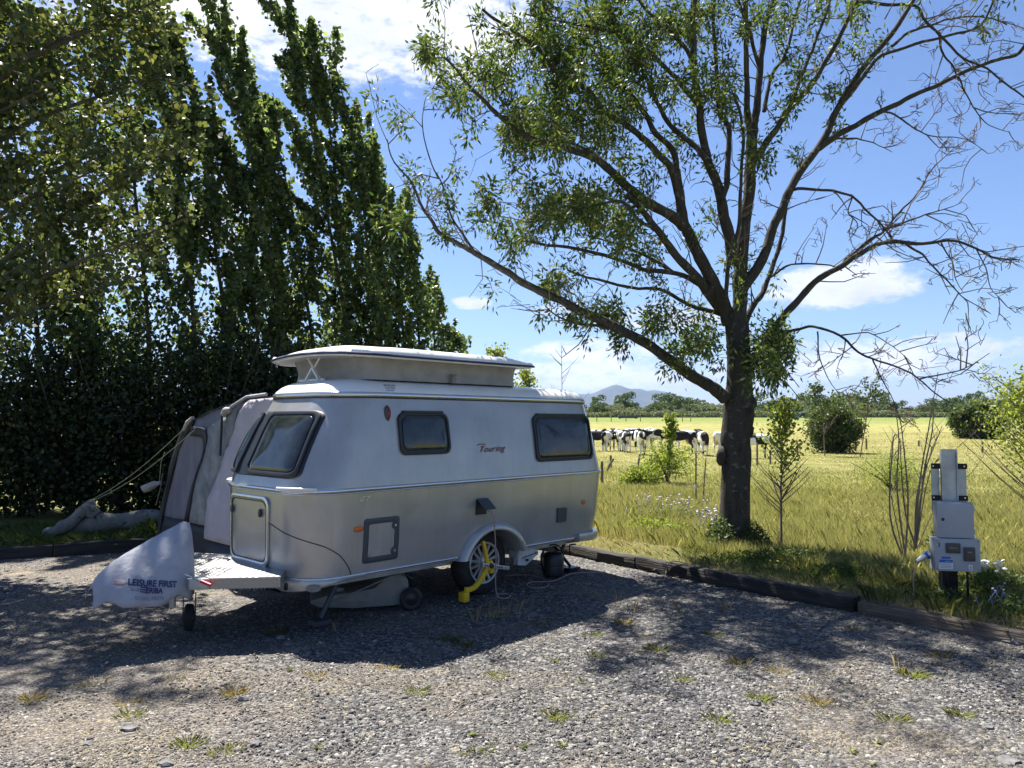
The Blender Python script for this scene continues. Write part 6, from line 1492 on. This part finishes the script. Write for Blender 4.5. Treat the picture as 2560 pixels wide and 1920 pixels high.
# ------------------------------------------------------------ gravel stones, litter, weeds on the pitch
def stones():
    n = 75000; px = rng.uniform(-80, 2640, n); Y = 3.3*(11/3.3)**(rng.uniform(0, 1, n)**1.25); X = (px-1280)/FPX*Y
    k = (dAf(X, Y) < -.02) & (dBf(X, Y) < -.02); X, Y = X[k], Y[k]; n = len(X)
    base = np.array([(1, 0, 0), (-1, 0, 0), (0, 1, 0), (0, -1, 0), (0, 0, 1), (.62, .62, .45), (-.62, .62, .4), (.62, -.62, .5), (-.62, -.62, .4)], float)
    F0 = np.array([(4, 5, 0), (4, 2, 5), (0, 5, 2), (4, 6, 2), (4, 1, 6), (2, 6, 1), (4, 0, 7), (4, 7, 3), (0, 3, 7), (4, 8, 1), (4, 3, 8), (1, 8, 3)])
    s = .0038*np.exp(rng.normal(0, .42, n))*(1+.06*Y); s = np.minimum(s, .019)
    ax = s[:, None]*rng.uniform(.6, 1.5, (n, 3))*np.array([1, 1, .75]); a = rng.uniform(0, 6.28, n)
    V = base[None]*ax[:, None, :]*rng.uniform(.75, 1.2, (n, 9, 1)); c, s_ = np.cos(a)[:, None], np.sin(a)[:, None]
    x = V[..., 0]*c-V[..., 1]*s_; y = V[..., 0]*s_+V[..., 1]*c; t = rng.normal(0, .35, (n, 1)); z = V[..., 2]+x*t
    V = np.stack([x+X[:, None], y+Y[:, None], z+.002], -1).reshape(-1, 3); F = (F0[None]+(np.arange(n)*9)[:, None, None]).reshape(-1, 3)
    m, nt, b = pbsdf('pebble', (.2, .2, .2), .8, 0, .3); g = nd(nt, 'ShaderNodeNewGeometry')
    ta = ramp(nt, g.outputs['Random Per Island'], [(0, (.055, .05, .044)), (.4, (.13, .115, .10)), (.8, (.23, .205, .178)), (1, (.42, .39, .34))])
    gr = ramp(nt, g.outputs['Random Per Island'], [(0, (.030, .030, .034)), (.45, (.078, .078, .080)), (.8, (.165, .16, .153)), (.95, (.27, .26, .245)), (1, (.44, .42, .39))])
    nz_ = nd(nt, 'ShaderNodeTexNoise', _Scale=.75, _Detail=5.0, _Roughness=.65); ln(nt, coords(nt), nz_.inputs['Vector']); sx = nd(nt, 'ShaderNodeSeparateXYZ'); ln(nt, coords(nt), sx.inputs[0])
    f = math_n(nt, 'ADD', nz_.outputs['Fac'], math_n(nt, 'MINIMUM', math_n(nt, 'MAXIMUM', math_n(nt, 'MULTIPLY', math_n(nt, 'ADD', sx.outputs[0], .9), -.05), -.05), .08))
    mr = nd(nt, 'ShaderNodeMapRange', interpolation_type='SMOOTHSTEP'); ln(nt, f, mr.inputs[0]); mr.inputs[1].default_value = .38; mr.inputs[2].default_value = .72
    mx = nd(nt, 'ShaderNodeMix', data_type='RGBA'); ln(nt, mr.outputs[0], mx.inputs[0]); ln(nt, gr, mx.inputs[6]); ln(nt, ta, mx.inputs[7]); ln(nt, mx.outputs[2], b.inputs['Base Color'])
    tag(obj('gravel_stones', arr_mesh('gravel_stones', V, F), m), 'loose grey and tan gravel stones covering the pitch', 'gravel', kind='stuff')
    # straw and twig litter
    n = 26000; px = rng.uniform(-80, 2640, n); Y = 3.4*(10/3.4)**rng.uniform(0, 1, n); X = (px-1280)/FPX*Y
    k = (dAf(X, Y) < -.02) & (dBf(X, Y) < -.02) & (np.array([noise.noise(Vector((x*1.3, y*1.3, 2))) for x, y in zip(X, Y)])+.08*X+rng.normal(0, .25, n) > .18); X, Y = X[k], Y[k]; n = len(X)
    a = rng.uniform(0, 6.28, n); Cn = np.stack([X, Y, rng.uniform(.008, .018, n)], 1); D = np.stack([np.cos(a), np.sin(a), rng.normal(0, .08, n)], 1)
    V, F = leaves_lance(Cn, .045, .0028, D, .05); tag(obj('straw_litter', arr_mesh('straw_litter', V, F), M['straw']), 'dry straw and grass bits strewn over the gravel', 'litter', kind='stuff')
stones()
def where(p):
    x = 1280+FPX*p[0]/p[1]; y = 1048+1.7*FPX/p[1]
    v = 'at the bottom edge' if y > 1840 else ('in the near foreground' if y > 1740 else ('in the middle of the pitch' if y > 1620 else 'near the shadow edge'))
    h = 'far left' if x < 400 else ('left' if x < 800 else ('left of centre' if x < 1150 else ('centre' if x < 1450 else ('right of centre' if x < 1850 else ('right' if x < 2250 else 'far right')))))
    return v+', '+h
def tuft(p, n, h, mat, label, group, spread=.05, name='grass_tuft', w_=.0022, lean=.7, cat='grass tuft'):
    a = rng.uniform(0, 6.28, n); r = rng.uniform(0, spread, n); hh = h*rng.uniform(.4, 1.2, n); B = np.stack([r*np.cos(a), r*np.sin(a), 0*a], 1)
    S = np.stack([-np.sin(a), np.cos(a), 0*a], 1)*w_; O = np.stack([np.cos(a), np.sin(a), 0*a], 1)*(hh*lean*rng.uniform(.3, 1.2, n))[:, None]
    Mi = B+O*.4+np.array([0, 0, 1])*(hh*.6)[:, None]; T = B+O+np.array([0, 0, 1])*(hh*rng.uniform(.7, 1, n))[:, None]
    V = np.stack([B-S, B+S, Mi+S*.8, T, Mi-S*.8], 1).reshape(-1, 3); o = obj(name, arr_mesh(name, V, np.arange(n*5).reshape(n, 5)), M[mat]); o.location = p; tag(o, label, cat, group)
dryp = [(590, 1735), (800, 1690), (690, 1585), (1240, 1690), (1165, 1615), (1125, 1600), (1390, 1795), (240, 1710), (325, 1760), (470, 1865), (1490, 1640), (1640, 1625), (1850, 1660), (1950, 1680), (2050, 1760), (1900, 1750), (1190, 1880), (2230, 1800), (2405, 1790), (2280, 1690), (1560, 1560), (1350, 1560), (1795, 1800), (1040, 1730), (330, 1790), (560, 1880), (1480, 1590), (2130, 1575), (2350, 1640), (970, 1670), (80, 1750), (430, 1700), (1700, 1700), (1780, 1590)]
for x, y in dryp: 
    g_ = gz(x, y)
    if dAf(g_.x, g_.y) < -.03: tuft(g_, rng.integers(30, 90), .028+.02*rng.random(), 'weed' if (x*7+y) % 3 else 'straw', ('small yellowing' if (x*7+y) % 3 else 'small straw-coloured')+' grass tuft '+where(g_), 'small grass tufts on the gravel', .08, lean=1.3, w_=.0014)
for x, y in ((840, 1578), (1190, 1560), (1265, 1545), (1290, 1535), (1545, 1525), (1708, 1545), (1820, 1540), (2250, 1690), (1580, 1540)): 
    tuft(gz(x, y), 7, .17, 'straw', 'tall dry grass stalks '+where(gz(x, y)), 'tall dry stalks on the gravel', .03, lean=.4, w_=.0009)
for x, y in ((1250, 1535), (1225, 1545)): tuft(gz(x, y), 16, .11, 'straw', 'tall dry grass stalks rising from the gravel', 'tall dry stalks on the gravel', .08, lean=.6)
for x, y in ((2430, 1560), (2360, 1545), (2200, 1520)): 
    p = gpx(x, y); tuft(p, 40, .18, 'weed', 'pale seeding grass clump on the bank by the weathered sleeper', 'grass clumps behind the weathered sleeper', .12, lean=.5, w_=.001)
for x, y in ((725, 1675), (1455, 1705), (1405, 1865), (2130, 1885), (2190, 1860), (1390, 1655), (795, 1870), (1310, 1870), (2180, 1915), (1180, 1840)):
    p = gz(x, y); n = 14; a = rng.uniform(0, 6.28, n); D = np.stack([np.cos(a), np.sin(a), rng.uniform(.2, .9, n)], 1); V, F = leaves_lance(np.zeros((n, 3)), .04, .013, D, .2)
    o = obj('broadleaf_weed', arr_mesh('broadleaf_weed', V, F), M['weed']); o.location = p; tag(o, 'small yellow-green broadleaf weed '+where(p), 'weed', 'broadleaf weeds on the gravel')
def rock(px, y, r, label, group=None, flat=.6, mat='stone'):
    r *= 1.0
    bm = bmesh.new(); bmesh.ops.create_icosphere(bm, subdivisions=2, radius=r); sd_ = px*.37
    for v in bm.verts:
        d = v.co.normalized(); f = 1+.45*noise.noise(d*1.6+Vector((sd_, 0, 0)))+.1*noise.noise(d*5); v.co = Vector((v.co.x*f*1.2, v.co.y*f, v.co.z*f*flat))
    o = obj('stone', bm, M[mat]); o.location = gz(px, y)+Vector((0, 0, r*flat*.45)); smooth_angle(o.data, 28); tag(o, label, 'stone', group)
rock(608, 1750, .026, 'light grey stone alone on the gravel left of centre'); rock(325, 1825, .036, 'dark flat stone near the bottom left', flat=.5, mat='stone')
rock(220, 1862, .022, 'small black stone left of the dark flat one'); rock(640, 1862, .024, 'grey stone near the bottom centre left'); rock(2470, 1822, .026, 'pale rounded pebble near the bottom right')
rock(702, 1596, .03, 'grey stone at the edge of the caravan shadow'); rock(1980, 1608, .04, 'whitish stone in the tree shade right of centre', flat=.7); rock(2520, 1905, .045, 'pale slab of rock in the bottom right corner', flat=.35)
rock(1888, 1760, .028, 'cream pebble below the tree shade'); rock(415, 1912, .034, 'reddish brown stone at the bottom edge', flat=.5); rock(2545, 1610, .07, 'grey rock against the weathered sleeper end')
for x, y in ((150, 1648), (560, 1712), (1010, 1745), (1020, 1790), (880, 1780), (1120, 1900), (1610, 1855), (1830, 1875), (1540, 1880), (2060, 1880), (1700, 1900), (2250, 1905), (1530, 1632), (2340, 1850), (780, 1900), (1300, 1770)): rock(x, y, .013+.009*rng.random(), 'loose stone '+where(gz(x, y)), 'scattered larger stones')
# fallen twigs
for k, (a, b) in enumerate((((1110, 1790), (1175, 1745)), ((1970, 1570), (2040, 1562)), ((1590, 1520), (1650, 1505)), ((2300, 1640), (2400, 1632)), ((1200, 1835), (1225, 1850)))):
    A = gz(*a, .012); Bp = gz(*b, .016); m = MB(); m.tube([A, A.lerp(Bp, .5)+Vector((.01, .01, .008)), Bp], [.004, .0035, .002], 5)
    tag(m.build('fallen_twig', M['twig'], None), ('long dry twig on the sunlit gravel right of centre', 'thin pale twig in the middle of the tree shade', 'short twig near the timber joint', 'stout twig in the shade at the right', 'short dark twig near the bottom centre')[k], 'twig')

# ------------------------------------------------------------ air
def haze():
    m = bpy.data.materials.new('haze'); m.use_nodes = True; nt = m.node_tree; nt.nodes.clear()
    v = nd(nt, 'ShaderNodeVolumePrincipled'); v.inputs['Color'].default_value = (.32, .46, .85, 1); v.inputs['Density'].default_value = 4.5e-5; v.inputs['Anisotropy'].default_value = .2
    out = nd(nt, 'ShaderNodeOutputMaterial'); ln(nt, v.outputs[0], out.inputs['Volume'])
    tag(MB().box((-14500, -14500, -2.5), (14500, 14500, 640)).build('haze', m, None), 'thin summer haze over the fields', 'haze', kind='stuff')
haze()
print('objects', len(bpy.data.objects))
